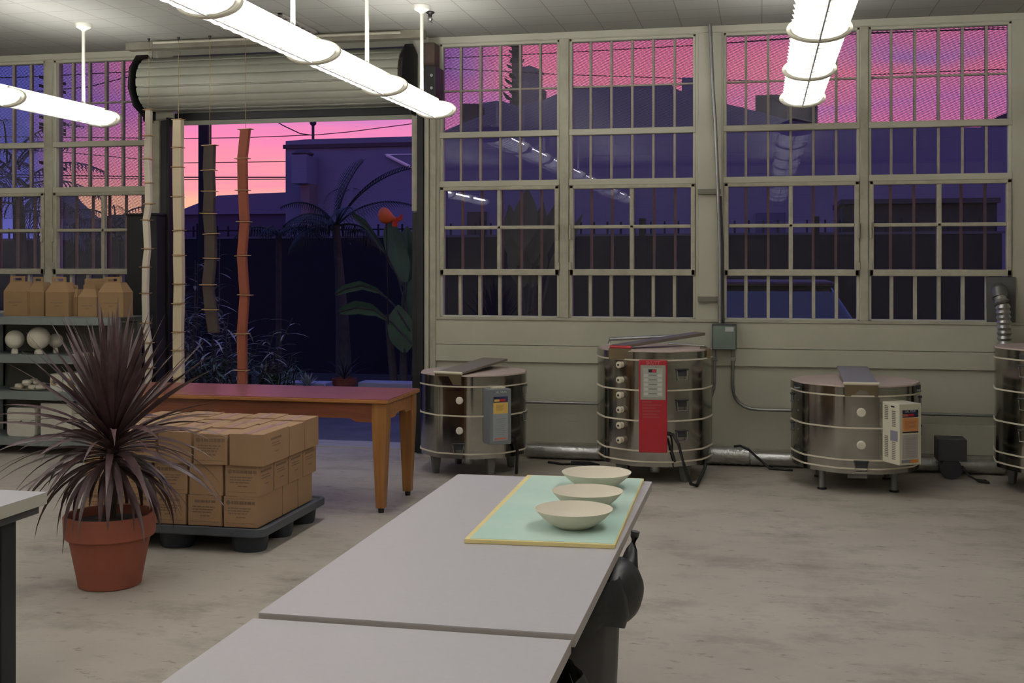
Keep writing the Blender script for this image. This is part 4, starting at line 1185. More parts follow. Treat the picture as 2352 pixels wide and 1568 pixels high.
m = MB(); m.tube([(wx(1686, 9.0), 8.98, 0.16), (wx(1700, 9.0), 8.97, 0.168), (wx(1720, 9.0), 8.97, 0.14), (wx(1745, 9.0), 8.96, 0.07), (wx(1768, 9.0), 8.93, 0.012), (wx(1820, 9.0), 8.9, 0.010)], 0.009, 8)
tag(m.build('power_cable', cord, smooth=True), 'black cable draped over the silver floor duct right of the middle kiln', 'cable')
m = MB(); m.tube([(-1.62, 8.86, 0.010), (-1.50, 8.80, 0.010), (-1.38, 8.84, 0.010), (-1.30, 8.78, 0.012), (-1.22, 8.82, 0.010), (-1.30, 8.90, 0.010), (-1.45, 8.91, 0.010)], 0.009, 8)
tag(m.build('power_cable', cord, smooth=True), 'black cable on the floor between the left and middle kilns', 'cable')

# --- kiln at the right edge
k4loc = (1.985, 8.56, 0); k4r = math.radians(10)
t4, rc4, lid4 = kiln('tall steel kiln cut off by the right edge of the photo', k4loc, k4r, 0.405, [0.190, 0.262, 0.475, 0.690, 0.905, 0.975], 0.17)
for z in (0.86, 0.64, 0.43): clasp(t4, az(-42, k4r), 0.405, z, 'section_handle', 1.3)
F = face_mat(az(-40, k4r), 0.405); m = MB(); lbox(m, F, -0.05, 0.05, 0.915, 0.95, 0, 0.02); m.build('lid_clamp', darkgrey, t4, bevel=0.003, w=False)
m = MB(); m.box(-0.10, 0.12, -0.39, -0.41-0.07, 0.22, 0.50); m.build('control_box', boxcream, t4, bevel=0.004, w=False)
vent_cup(t4, 0, -0.1, 0.155)

# ================================================================== HANGING CLAY STRANDS
def strand(label, nodes, wpx, dep, mat, Y, disc_w=1.35, taper=None, discmat=diskm):
    P = [atY(x, y, Y) for x, y in nodes]
    top = P[0]
    t = thing('hanging_sculpture', label, 'hanging sculpture', (top.x, Y, CEIL), group='hanging strands of clay segments by the doorway')
    for i, (a, b) in enumerate(zip(P[:-1], P[1:])):
        wm = wpx*(a-Vector((0, 0, EYE))).length/FPX
        rr = random.Random(i*7+int(wpx)); s1, s2 = wm*(0.94+0.10*rr.random()), wm*(0.94+0.10*rr.random())
        m = MB(); g = 0.003
        m.rings([[(q.x+u*s/2, Y+v*dep/2, q.z+dz) for u, v in ((-1, -1), (1, -1), (1, 1), (-1, 1))] for q, s, dz in ((b, s2, g), (a, s1, -g))])
        m.build('clay_segment', mat, t, bevel=0.006)
    for i, q in enumerate(P[:-1] if len(P) > 2 else P):
        wm = wpx*(q-Vector((0, 0, EYE))).length/FPX*disc_w
        rr = random.Random(i*13+3); tl = rr.uniform(-0.06, 0.06)
        m = MB(); m.obox((q.x+rr.uniform(-0.006, 0.006), Y, q.z), (wm, dep*1.4, 0.0055), Matrix.Rotation(tl, 3, 'Y'))
        m.build('spacer_plate', discmat, t, bevel=0.001)
    m = MB(); m.tube([(top.x, Y, top.z), (top.x, Y, CEIL-0.012)], 0.0022, 6); wr = m.build('hanging_wire', wirem, t)
    m = MB(); m.lathe([(0.012, -0.0005), (0.012, -0.006), (0.005, -0.02), (0.003, -0.03)], 10, (top.x, Y, CEIL)); m.build('ceiling_hook', blackm, wr)
    return t
SYY = 8.70
strand('pale stick-like strand of clay segments, leftmost of the hanging strands', [(342, 252), (341, 312), (338, 365), (341, 420), (342, 468), (336, 505), (339, 571), (335, 613), (334, 673), (335, 742), (341, 787), (343, 845), (337, 900)], 13, 0.045, whiteclay, SYY, 1.7)
strand('wide cream strand of clay slabs beside the dark door guide', [(410, 275), (409, 339), (409, 384), (410, 452), (411, 529), (411, 586), (412, 652), (411, 697), (410, 762), (410, 804), (411, 868), (411, 905)], 21, 0.060, creamclay, SYY, 1.12)
strand('dark brown strand of clay slabs ending above the greenery', [(482, 334), (480, 391), (482, 439), (480, 490), (484, 537), (484, 593), (478, 654), (484, 711), (492, 765)], 25, 0.05, darkclay, SYY, 1.35)
strand('terracotta-red strand of clay slabs in the middle of the doorway', [(564, 297), (557, 364), (558, 437), (562, 509), (556, 587), (562, 677), (556, 766), (557, 850), (556, 905)], 20.5, 0.05, terrad, SYY, 1.55)

# ================================================================== GREY SHELVING
SH0, SH1, SYF, SYB = -7.6, -5.005, 8.36, 8.78
sh = thing('shelving_unit', 'grey metal shelving unit loaded with pots at the left edge', 'shelves', ((SH0+SH1)/2, (SYF+SYB)/2, 0))
lev = [1.120, 0.808, 0.512, 0.140]
for z in lev:
    m = MB(); m.box(SH0, SH1, SYF, SYB, z-0.006, z); m.box(SH0, SH1, SYF, SYF+0.012, z-0.066, z-0.006); m.box(SH0, SH1, SYB-0.012, SYB, z-0.05, z-0.006)
    m.build('shelf', shelfm, sh, bevel=0.002)
for x in (SH1-0.05, -6.35, SH0):
    for y in (SYF-0.004, SYB-0.04):
        MB().box(x, x+0.05, y, y+0.012, 0, 1.12).box(x+0.038, x+0.05, y, y+0.04, 0, 1.12).build('upright', shelfm, sh)
MB().box(SH0+0.01, SH1-0.06, SYB-0.011, SYB-0.001, 0.14, 1.06).build('back_panel', shelfb, sh)
# tall black panel case right of the shelves
cb = thing('tall_cabinet', 'tall narrow black cabinet between the shelving and the door guide', 'cabinet', (-5.10, 9.0, 0))
xa, xb = atY(291, 600, 8.93).x, atY(360, 600, 8.93).x
MB().box(xa, xb, 8.93, 9.10, 0.03, 1.955).build('cabinet_body', blackmat, cb, bevel=0.006)
MB().box(xa-0.005, xb+0.005, 8.92, 9.105, 1.955, 1.975).build('cabinet_top', blackm, cb, bevel=0.004)
MB().box(xa+0.02, xb-0.02, 8.95, 9.08, 0.0, 0.03).build('plinth', blackmat, cb)
MB().box(xb-0.05, xb-0.035, 8.915, 8.93, 1.0, 1.12).build('handle', darkgrey, cb, bevel=0.002)

# gable-topped kraft carriers on the top shelf
def carrier(px0, px1, py_top, Y, lab, h_body=None, printed=True):
    z0 = 1.1202
    a, b = atY(px0, 700, Y), atY(px1, 700, Y); w_ = b.x-a.x; cx_ = (a.x+b.x)/2
    zt_ = EYE+(HORY-py_top)*(Y/ray((px0+px1)/2, 600)[1])/FPX
    hb = (zt_-z0)*0.62; ht = zt_-z0
    t = thing('gable_box', lab, 'cardboard carrier', (cx_, Y, z0), group='kraft carriers on the top shelf')
    d_ = 0.15; hw = w_/2
    m = MB()
    m.rings([[(cx_-hw, Y, z0), (cx_+hw, Y, z0), (cx_+hw, Y+d_, z0), (cx_-hw, Y+d_, z0)],
             [(cx_-hw, Y, z0+hb), (cx_+hw, Y, z0+hb), (cx_+hw, Y+d_, z0+hb), (cx_-hw, Y+d_, z0+hb)],
             [(cx_-hw*0.62, Y+0.03, z0+ht*0.86), (cx_+hw*0.62, Y+0.03, z0+ht*0.86), (cx_+hw*0.62, Y+d_-0.03, z0+ht*0.86), (cx_-hw*0.62, Y+d_-0.03, z0+ht*0.86)]])
    m.build('carrier_body', kraftb, t, bevel=0.002)
    hz0, hz1 = z0+ht*0.86, z0+ht; hx = hw*0.62
    m = MB()                                # handle panel with a real hole
    s0, s1 = hz0+(hz1-hz0)*0.25, hz0+(hz1-hz0)*0.68
    for x0_, x1_, q0, q1 in ((-hx, -hx*0.55, hz0, hz1), (hx*0.55, hx, hz0, hz1), (-hx*0.55, hx*0.55, s1, hz1), (-hx*0.55, hx*0.55, hz0, s0)):
        m.box(cx_+x0_, cx_+x1_, Y+0.03, Y+0.036, q0, q1)
    m.build('handle', kraftb, t)
    if printed:
        m = MB(); m.box(cx_-hw*0.55, cx_+hw*0.55, Y-0.0008, Y+0.0002, z0+hb*0.55, z0+hb*0.55+0.006); m.box(cx_-hw*0.2, cx_+hw*0.2, Y-0.0008, Y+0.0002, z0+hb*0.42, z0+hb*0.42+0.006)
        m.build('printed_text', inkm, t)
    return t
carrier(8, 62, 634, 8.42, 'kraft gable carrier at the left end of the top shelf')
carrier(64, 101, 636, 8.46, 'narrow kraft gable carrier, second from left on the top shelf', printed=False)
carrier(104, 157, 636, 8.40, 'kraft gable carrier in the middle of the top shelf')
carrier(159, 177, 655, 8.47, 'small kraft carrier squeezed behind the low one', printed=False)
carrier(178, 222, 654, 8.40, 'low kraft gable carrier, second from the right on the top shelf')
carrier(225, 283, 636, 8.41, 'kraft gable carrier at the right end of the top shelf')
cbx = atY(215, 640, 8.60)
o = MB().box(cbx.x-0.09, cbx.x+0.10, 8.61, 8.74, 1.1202, 1.425).build('carton', kraftb, bevel=0.003); tag(o, 'plain kraft box behind the carriers on the top shelf', 'cardboard box')

def globe(px, py_c, r, Y, lab, zshelf=0.8082):
    p = atY(px, py_c, Y)
    hz = zshelf; zc = hz+0.045+r*0.93
    m = MB(); prof = [(0.0005, 0.0), (r*0.36, 0.0), (r*0.38, 0.012), (r*0.34, 0.03)]
    for k in range(1, 15):
        a = -PI/2+PI*k/15
        rr = r*math.cos(a); z = 0.045+r*0.93+r*math.sin(a)
        if z > 0.04: prof.append((rr, z))
    prof.append((0.0005, 0.045+r*1.93))
    m.lathe(prof, 36, (p.x, Y, hz))
    return tag(m.build('globe_vase', ceramic, smooth=True), lab, 'ceramic form')
globe(34, 785, 0.076, 8.50, 'smaller white globe form on a foot, leftmost on the second shelf')
globe(89, 780, 0.092, 8.50, 'larger white globe form on a foot on the second shelf')
globe(128, 785, 0.060, 8.64, 'shaded grey-white globe half hidden behind the larger one')
# tray of small white pieces
tp0, tp1 = atY(2, 890, 8.42), atY(108, 890, 8.42)
tag(MB().lathe([(0.17, 0.0), (0.20, 0.012), (0.205, 0.014), (0.17, 0.004), (0.0005, 0.004)], 32, ((tp0.x+tp1.x)/2, 8.57, 0.5122), sy=0.85).build('oval_tray', ceramic, smooth=True), 'shallow white oval tray on the third shelf', 'tray')
rs_ = random.Random(9)
proto = None
for k in range(13):
    cx_ = (tp0.x+tp1.x)/2+rs_.uniform(-0.15, 0.15); cy_ = 8.57+rs_.uniform(-0.10, 0.10)
    lvl = 0 if k < 9 else 1
    if lvl: cx_ = (tp0.x+tp1.x)/2+rs_.uniform(-0.07, 0.07)
    m = MB(); rr = rs_.uniform(0.028, 0.040)
    m.lathe([(rr*0.6, 0), (rr, rr*0.5), (rr*0.9, rr), (rr*0.55, rr*1.15), (rr*0.35, rr*0.9), (0.0005, rr*0.4)], 14, (cx_, cy_, 0.5172+lvl*0.034))
    o = m.build('clay_cup', ceramic, smooth=True)
    tag(o, 'small white clay piece heaped with others in the oval tray on the third shelf', 'clay piece', 'small white pieces in the tray')
def holed_block(x0, x1, Y, z0, z1, hx, hz, hr, lab):
    m = MB(); n_ = 24
    t = thing('holed_block', lab, 'ceramic block', ((x0+x1)/2, Y, z0))
    # front face with a hole: ring of quads between the hole and a rounded square
    out, inn = [], []
    cx_, cz_ = hx, hz
    for k in range(n_):
        a = 2*PI*k/n_; c_, s_ = math.cos(a), math.sin(a)
        f = 1/max(abs(c_), abs(s_))
        ox_ = (x1-cx_ if c_ > 0 else cx_-x0)*c_*f; oz_ = (z1-cz_ if s_ > 0 else cz_-z0)*s_*f
        out.append((cx_+ox_, cz_+oz_)); inn.append((cx_+hr*c_, cz_+hr*s_))
    d_ = 0.14
    m.rings([[(x, Y+d_, z) for x, z in inn], [(x, Y, z) for x, z in inn], [(x, Y, z) for x, z in out], [(x, Y+d_, z) for x, z in out], ], True, True)
    m.build('block_body', plaster, t, bevel=0.003)
    m = MB(); m.lathe([(hr*1.9, 0), (hr*1.02, 0.001)], 24, cap0=False, cap1=False); m.xf(Matrix.Translation((cx_, Y-0.0006, cz_)) @ Matrix.Rotation(PI/2, 4, 'X'))
    m.build('hole_rim', M('tan_rim', (168, 140, 96), 0.8), t)
for (q0, q1, hx, lab) in ((115, 143, 124, 'narrow white block with a round hole, left on the third shelf'), (144, 190, 166, 'wider white block with a round tan-rimmed hole on the third shelf'),
                          (196, 222, 209, 'white block with a hole behind the plant leaves on the third shelf'), (224, 243, 234, 'last white block on the third shelf beside the upright')):
    a, b = atY(q0, 880, 8.41), atY(q1, 880, 8.41); h = atY(hx, 880, 8.41)
    holed_block(a.x, b.x-0.004, 8.41, 0.5122, 0.655 if q0 != 144 else 0.668, h.x, 0.59, 0.024 if q0 == 144 else 0.016, lab)
def rounded_block(q0, q1, z0, z1, Y, d_, r, lab, hole=True, seam=True):
    a, b = atY(q0, 960, Y).x, atY(q1, 960, Y).x
    t = thing('plaster_mould', lab, 'plaster mould', ((a+b)/2, Y, z0))
    pts = []
    for cx_, cz_, a0 in ((b-r, z0+r, -PI/2), (b-r, z1-r, 0), (a+r, z1-r, PI/2), (a+r, z0+r, PI)):
        for k in range(5): pts.append((cx_+r*math.cos(a0+PI/2*k/4), cz_+r*math.sin(a0+PI/2*k/4)))
    MB().prism(pts, 'y', Y, Y+d_).build('mould_body', plaster, t, bevel=0.004)
    zc = z0+(z1-z0)*0.52
    if seam: MB().box(a+0.003, b-0.003, Y-0.0006, Y+0.001, zc+0.012, zc+0.015).build('seam_line', M('seam_shadow', (120, 112, 98), 0.9), t)
    if hole: 
        m = MB(); m.lathe([(0.013, 0), (0.013, 0.0012)], 14); m.xf(Matrix.Translation(((a+b)/2+0.002, Y-0.001, zc-0.004)) @ Matrix.Rotation(PI/2, 4, 'X') @ Matrix.Translation((0, 0, -0.0008))); m.build('pour_hole', M('hole_dark', (60, 44, 32), 0.9), t)
    return t
rounded_block(16, 80, 0.1402, 0.375, 8.40, 0.20, 0.03, 'rounded white plaster mould with a small hole on the bottom shelf')
rounded_block(93, 165, 0.1402, 0.418, 8.40, 0.22, 0.006, 'tall square white plaster mould on the bottom shelf', hole=False)
rounded_block(168, 218, 0.1402, 0.405, 8.44, 0.20, 0.006, 'white plaster mould at the right end of the bottom shelf', hole=False)
bt0, bt1 = atY(172, 800, 8.44), atY(236, 800, 8.44)
tag(MB().box(bt0.x, bt1.x, 8.40, 8.58, 0.8083, 0.8203).build('ceramic_tile', plaster, bevel=0.002), 'flat white slab lying on the second shelf', 'slab')

# ================================================================== OUTSIDE
paving = M('dusk_paving', (92, 92, 104), 0.75, var=0.25, vscale=3, bump=0.3, bscale=9)
gr = MB().box(-40, 40, WY+T+0.001, 80, -0.15, -0.02).build('ground', paving); structure(gr, 'dark paved yard outside')
structure(MB().box(DX0, DX1, WY+0.09, WY+T+0.25, -0.02, 0.012).build('trim_21', M('threshold_concrete', (170, 166, 164), 0.7, var=0.08), bevel=0.004), 'pale concrete threshold of the doorway')
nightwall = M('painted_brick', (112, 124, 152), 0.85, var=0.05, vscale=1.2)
def brickmat():
    m = nightwall; n, l = m.node_tree.nodes, m.node_tree.links
    p = n['Principled BSDF']; t = n.new('ShaderNodeTexCoord'); mp_ = n.new('ShaderNodeMapping'); mp_.inputs['Rotation'].default_value = (PI/2, 0, 0)
    b = n.new('ShaderNodeTexBrick'); b.inputs['Scale'].default_value = 1; b.inputs['Brick Width'].default_value = 0.42; b.inputs['Row Height'].default_value = 0.2; b.inputs['Mortar Size'].default_value = 0.012
    l.new(t.outputs['Object'], mp_.inputs[0]); l.new(mp_.outputs[0], b.inputs['Vector'])
    bp = n.new('ShaderNodeBump'); bp.invert = True; bp.inputs['Strength'].default_value = 0.5; bp.inputs['Distance'].default_value = 0.01
    l.new(b.outputs['Fac'], bp.inputs['Height']); l.new(bp.outputs[0], p.inputs['Normal'])
brickmat()
roofm = M('dark_roof', (70, 66, 78), 0.8)
nightdark = M('dark_render', (64, 58, 66), 0.9, var=0.1)
fencem = M('fence_black', (20, 21, 30), 0.8, var=0.2, vscale=4)
YB = 22.0
bld = thing('warehouse', 'big painted-brick warehouse with flat left wing and humped roof behind the yard', 'building', (0, YB, 0))
def outline_build(pts, Y, depth, name, mat, parent, base=-0.02):
    P = [atY(x, y, Y) for x, y in pts]
    poly = [(P[0].x, base)]+[(p.x, p.z) for p in P]+[(P[-1].x, base)]
    return MB().prism(poly, 'y', Y, Y+depth).build(name, mat, parent)
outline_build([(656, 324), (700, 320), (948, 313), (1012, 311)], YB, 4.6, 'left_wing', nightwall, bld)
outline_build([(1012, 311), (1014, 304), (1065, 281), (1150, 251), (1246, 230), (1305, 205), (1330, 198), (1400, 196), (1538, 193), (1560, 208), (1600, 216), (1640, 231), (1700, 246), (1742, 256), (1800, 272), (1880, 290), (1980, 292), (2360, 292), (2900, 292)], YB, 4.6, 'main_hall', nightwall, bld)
m = MB(); q0, q1 = atY(652, 324, YB), atY(1010, 313, YB)
m.box(q0.x, q1.x, YB-0.05, YB, q0.z-0.16, q0.z-0.08); m.build('cornice_strip', roofm, bld)
p = atY(700, 352, 21.7)
vp = MB(); vp.box(p.x-0.16, p.x+0.16, 21.4, YB-0.001, p.z-0.62, p.z-0.05); v_ = vp.build('vent_duct', nightwall, bld, bevel=0.01)
MB().box(p.x-0.02, p.x+0.16, 21.55, YB-0.001, 0.6, p.z-0.62).build('downpipe', M('downpipe_grey', (112, 108, 116), 0.7), bld)
MB().lathe([(0.20, 0.0), (0.22, 0.03), (0.12, 0.10), (0.02, 0.12)], 16, (p.x, 21.6, p.z-0.05)).build('vent_cowl', roofm, v_)
p = atY(719, 316, 22.3)
m = MB(); m.tube([(p.x, 22.3, p.z-0.1), (p.x, 22.3, p.z+0.30)], 0.03, 8); m.lathe([(0.03, 0.24), (0.07, 0.28), (0.07, 0.34), (0.03, 0.38)], 10, (p.x, 22.3, p.z)); m.build('flue_pipe', roofm, bld)
for pts, nm in (([(1566, 215), (1566, 178), (1604, 178), (1604, 230)], 'chimney'), ([(1735, 262), (1735, 219), (1780, 217), (1878, 222), (1878, 300)], 'roof_penthouse')):
    outline_build(pts, YB+1.5, 0.9, nm, nightdark if nm != 'chimney' else nightwall, bld, base=atY(1700, 330, YB+1.5).z)
outline_build([(1063, 300), (1063, 238), (1098, 238), (1098, 285)], YB+1.0, 0.6, 'roof_box', nightdark, bld, base=4.0)
outline_build([(1098, 270), (1110, 236), (1140, 231), (1180, 240), (1190, 262)], YB+2.0, 0.6, 'roof_box', nightwall, bld, base=4.0)
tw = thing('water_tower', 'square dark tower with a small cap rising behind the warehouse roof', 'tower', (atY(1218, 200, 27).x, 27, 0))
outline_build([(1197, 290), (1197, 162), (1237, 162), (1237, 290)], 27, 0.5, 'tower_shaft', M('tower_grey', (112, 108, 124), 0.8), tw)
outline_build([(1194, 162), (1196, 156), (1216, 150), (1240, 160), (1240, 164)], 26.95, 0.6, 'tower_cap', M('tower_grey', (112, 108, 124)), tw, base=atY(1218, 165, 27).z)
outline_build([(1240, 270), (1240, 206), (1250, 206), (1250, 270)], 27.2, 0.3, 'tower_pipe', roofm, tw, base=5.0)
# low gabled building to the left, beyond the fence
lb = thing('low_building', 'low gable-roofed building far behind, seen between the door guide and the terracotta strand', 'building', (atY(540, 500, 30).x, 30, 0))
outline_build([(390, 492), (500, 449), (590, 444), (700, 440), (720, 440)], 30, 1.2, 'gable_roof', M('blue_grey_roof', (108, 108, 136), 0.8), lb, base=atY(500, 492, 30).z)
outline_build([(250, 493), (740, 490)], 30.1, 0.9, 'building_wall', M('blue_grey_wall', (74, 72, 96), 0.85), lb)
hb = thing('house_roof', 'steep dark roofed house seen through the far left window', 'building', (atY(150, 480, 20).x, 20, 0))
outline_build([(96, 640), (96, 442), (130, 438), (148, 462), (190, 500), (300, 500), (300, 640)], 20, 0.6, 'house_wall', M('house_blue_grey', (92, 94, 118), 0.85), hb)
for (a_, b_), th_ in ((((888, 356), (960, 392)), 0.035), (((884, 355), (960, 354)), 0.010)):
    MB().tube([atY(a_[0], a_[1], YB-0.06), atY(b_[0], b_[1], YB-0.06)], th_, 6).build('wall_pipe', M('pale_pipe', (236, 236, 240), 0.6), bld)
# far hill at the right
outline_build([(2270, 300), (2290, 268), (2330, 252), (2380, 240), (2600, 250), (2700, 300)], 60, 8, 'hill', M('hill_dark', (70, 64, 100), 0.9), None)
for o in COL.objects:
    if o.name == 'hill': structure(o, 'dark hill far behind at the right')

# fence with spikes, running at an angle behind the yard
FA, FB = atY(405, 547, 15.8), atY(2450, 522, 14.8)
fz_ = 1.94
fn = thing('yard_fence', 'long black spiked fence closing the yard', 'fence', (-2, 15, 0))
L = (FB-FA); L.z = 0; Ln = L.length; dirv = L.normalized(); nv = Vector((-dirv.y, dirv.x, 0))
FA0 = FA-dirv*4.0
Ltot = Ln+4.0
def fbox(m, s0, s1, z0, z1, th, off=0):
    a = Vector((FA0.x, FA0.y, 0))+dirv*s0+nv*off; b = Vector((FA0.x, FA0.y, 0))+dirv*s1+nv*off
    m.hexa([a-nv*th+Vector((0, 0, z0)), b-nv*th+Vector((0, 0, z0)), b+nv*th+Vector((0, 0, z0)), a+nv*th+Vector((0, 0, z0)), a-nv*th+Vector((0, 0, z1)), b-nv*th+Vector((0, 0, z1)), b+nv*th+Vector((0, 0, z1)), a+nv*th+Vector((0, 0, z1))])
n = int(Ltot/2.2)
for k in range(n):
    m = MB(); fbox(m, k*2.2+0.04, k*2.2+2.16, -0.02, fz_, 0.02); m.build('fence_panel', fencem, fn)
    m = MB()
    for j in range(12):
        s = k*2.2+0.1+j*0.18; fbox(m, s, s+0.022, fz_, fz_+0.16, 0.010)
    fbox(m, k*2.2+0.04, k*2.2+2.16, fz_+0.08, fz_+0.10, 0.008)
    m.build('fence_spikes', fencem, fn)
    m = MB(); fbox(m, k*2.2-0.04, k*2.2+0.04, -0.02, fz_+0.20, 0.035); m.build('fence_post', fencem, fn)
m = MB(); fbox(m, 0, Ltot, fz_-0.03, fz_, 0.03); m.build('top_rail', M('rail_grey', (88, 88, 104), 0.6), fn)

# planter kerbs just over the table edge
kerb = M('kerb_concrete', (190, 188, 196), 0.8, var=0.06)
for a, b, lab in ((640, 747, 'short pale planter kerb beyond the doorway, left'), (821, 946, 'long pale planter kerb beyond the doorway, right')):
    A, B = atY(a, 880, 11.6), atY(b, 880, 11.6)
    o = MB().box(A.x, B.x, 11.6, 11.85, -0.02, EYE-274*11.6/ray((a+b)/2, 600)[1]/FPX).build('planter_kerb', kerb, bevel=0.01); tag(o, lab, 'kerb')
# dark planting bed behind the kerbs
tag(MB().box(-8, -2.2, 11.86, 13.5, -0.02, 0.20).build('planting_bed', M('bed_soil', (34, 30, 30), 0.95, var=0.4, vscale=8, bump=0.5)), 'dark soil bed along the black fence', 'soil', kind='stuff')

# utility pole and wires
pole = thing('utility_post', 'thick black post standing outside behind the dark brown strand', 'post', (atY(466, 400, 12.4).x, 12.4, 0))
a, b = atY(455, 400, 12.4).x, atY(477, 400, 12.4).x
MB().box(a, b, 12.4, 12.5, -0.02, 3.6).build('post_shaft', blackm, pole, bevel=0.006)
MB().box(a-0.03, b+0.03, 12.37, 12.53, -0.02, 0.03).build('base_plate', blackm, pole)
wiremat = M('power_line', (34, 22, 32), 0.7)
def wire(pts, Y, lab, r=0.014):
    r *= 0.75
    P = [atY(x, y, Y) for x, y in pts]; Q = []
    for i in range(len(P)-1):
        for k in range(6): Q.append(P[i].lerp(P[i+1], k/6))
    Q.append(P[-1])
    tag(MB().tube(Q, r, 6).build('power_line', wiremat), lab, 'wire', 'power lines outside')
wire([(-200, 312), (420, 318), (560, 316), (640, 313), (735, 309), (800, 303), (948, 284), (1040, 266)], 26, 'power line rising to the right just above the warehouse left wing')
wire([(560, 225), (612, 265), (650, 288), (690, 307), (722, 311)], 25.5, 'slack wire sweeping down to the roof flue', 0.018)
wire([(-200, 330), (150, 350), (420, 374), (660, 371), (700, 371)], 26.4, 'single power line crossing the sky at mid-height of the doorway')
wire([(-200, 398), (150, 403), (430, 407), (700, 407)], 26.6, 'upper line of the close pair low in the doorway sky', 0.020)
wire([(-200, 402), (150, 409), (430, 412), (700, 411)], 26.8, 'lower line of the close pair low in the doorway sky')
wire([(900, 140), (1010, 134), (1140, 128), (1290, 121), (1600, 104), (1960, 76), (2340, 66)], 25, 'topmost power line across the right windows', 0.013)
wire([(900, 148), (1010, 157), (1140, 163), (1285, 171), (1600, 181), (1740, 186)], 25.3, 'power line sagging across the left pair of windows', 0.012)
wire([(1660, 100), (1980, 78), (2330, 62)], 25.6, 'second power line high in the right pair of windows', 0.012)
wire([(1990, 172), (2120, 166), (2330, 158)], 25.9, 'thin power line in the middle of the far right window', 0.012)
wire([(-200, 180), (30, 178), (160, 172), (330, 163)], 25.8, 'power line at the top of the far left windows', 0.016)
wire([(-100, 260), (60, 212), (200, 200), (330, 168), (420, 140)], 26.2, 'power line crossing the far left windows diagonally', 0.016)
# pole with insulator racks at far left
up = thing('utility_pole', 'utility pole with stub racks seen through the far left windows', 'pole', (atY(129, 300, 18).x, 18, 0))
px_ = atY(129, 300, 18).x
MB().tube([(px_, 18, -0.02), (px_, 18, 4.7)], 0.06, 10).build('pole_shaft', M('pole_brown', (46, 38, 46), 0.8), up)
for zz in (188, 208, 280, 296, 304, 384):
    q = atY(129, zz, 18); MB().hexa([(q.x-0.30, 17.95, q.z+0.07), (q.x+0.16, 17.95, q.z-0.06), (q.x+0.16, 18.05, q.z-0.06), (q.x-0.30, 18.05, q.z+0.07), (q.x-0.30, 17.95, q.z+0.12), (q.x+0.16, 17.95, q.z-0.01), (q.x+0.16, 18.05, q.z-0.01), (q.x-0.30, 18.05, q.z+0.12)]).build('cross_stub', M('pole_brown', (46, 38, 46)), up)
lp = thing('utility_pole', 'slender pole rising beside the square tower behind the warehouse', 'pole', (atY(1187, 200, 30.5).x, 30.5, 0))
MB().tube([(atY(1187, 200, 30.5).x, 30.5, -0.02), (atY(1187, 200, 30.5).x, 30.5, 7.9)], 0.07, 8).build('pole_shaft', M('pole_brown', (46, 38, 46)), lp)
MB().box(atY(1187, 200, 30.5).x, atY(1200, 200, 30.5).x, 30.45, 30.5, 7.2, 7.4).build('cross_arm', M('pole_brown', (46, 38, 46)), lp)

# ---------------------------------------------------------------- greenery
gl = M('dusk_leaf_green', (84, 116, 70), 0.55, var=0.3, vscale=5)
gb_ = M('banana_leaf', (70, 98, 66), 0.45, var=0.2, vscale=3)
gs = M('silver_leaf', (176, 180, 164), 0.6, var=0.15, vscale=5)
gd = M('dark_frond', (40, 48, 44), 0.6, var=0.2)
br_ = M('bark_grey', (72, 66, 62), 0.9, var=0.2, vscale=12, bump=0.4)
def leaf(m, base, az_, elv, Ln, wmax, droop, n_=8, vd=0.12, sharp=0.35, roll=0.0):
    pos = Vector(base); side = Vector((-math.sin(az_), math.cos(az_), 0)); e = elv
    cs, ws, ns, sd = [], [], [], []
    for k in range(n_+1):
        u = k/n_; d = Vector((math.cos(az_)*math.cos(e), math.sin(az_)*math.cos(e), math.sin(e))); nr = side.cross(d)*-1
        cs.append(pos.copy()); ws.append(wmax*max(0.04, (math.sin(min(1, u/sharp+0.05)*PI/2))*(1 if u < sharp else 1-((u-sharp)/(1-sharp))**2)))
        ns.append(nr); sd.append(side*math.cos(roll)+nr*math.sin(roll)); pos += d*(Ln/n_); e -= droop/n_
    m.strip(cs, ws, sd, vd, ns); return cs
def frond(m, base, az_, elv, Ln, droop, nleaf=26, ll=0.35, w_=0.018, hang=0.5):
    pos = Vector(base); e = elv; pts = []
    for k in range(nleaf):
        d = Vector((math.cos(az_)*math.cos(e), math.sin(az_)*math.cos(e), math.sin(e))); pts.append((pos.copy(), d)); pos += d*(Ln/nleaf); e -= droop/nleaf
    m.tube([p for p, d in pts], [0.012*(1-0.8*i/nleaf)+0.003 for i in range(nleaf)], 5)
    for i, (p, d) in enumerate(pts):
        if i < 3: continue
        f = math.sin(PI*(i/nleaf)**0.7)*0.8+0.25
        for s in (-1, 1):
            a2 = az_+s*1.05; leaf(m, p, a2, e+0.5-hang+0.6, ll*f, w_, 1.3, 4, 0.0, 0.3)
def plant(name, label, cat, base, parts):
    t = thing(name, label, cat, base)
    for nm, m, mt in parts: m.build(nm, mt, t, smooth=False)
    return t
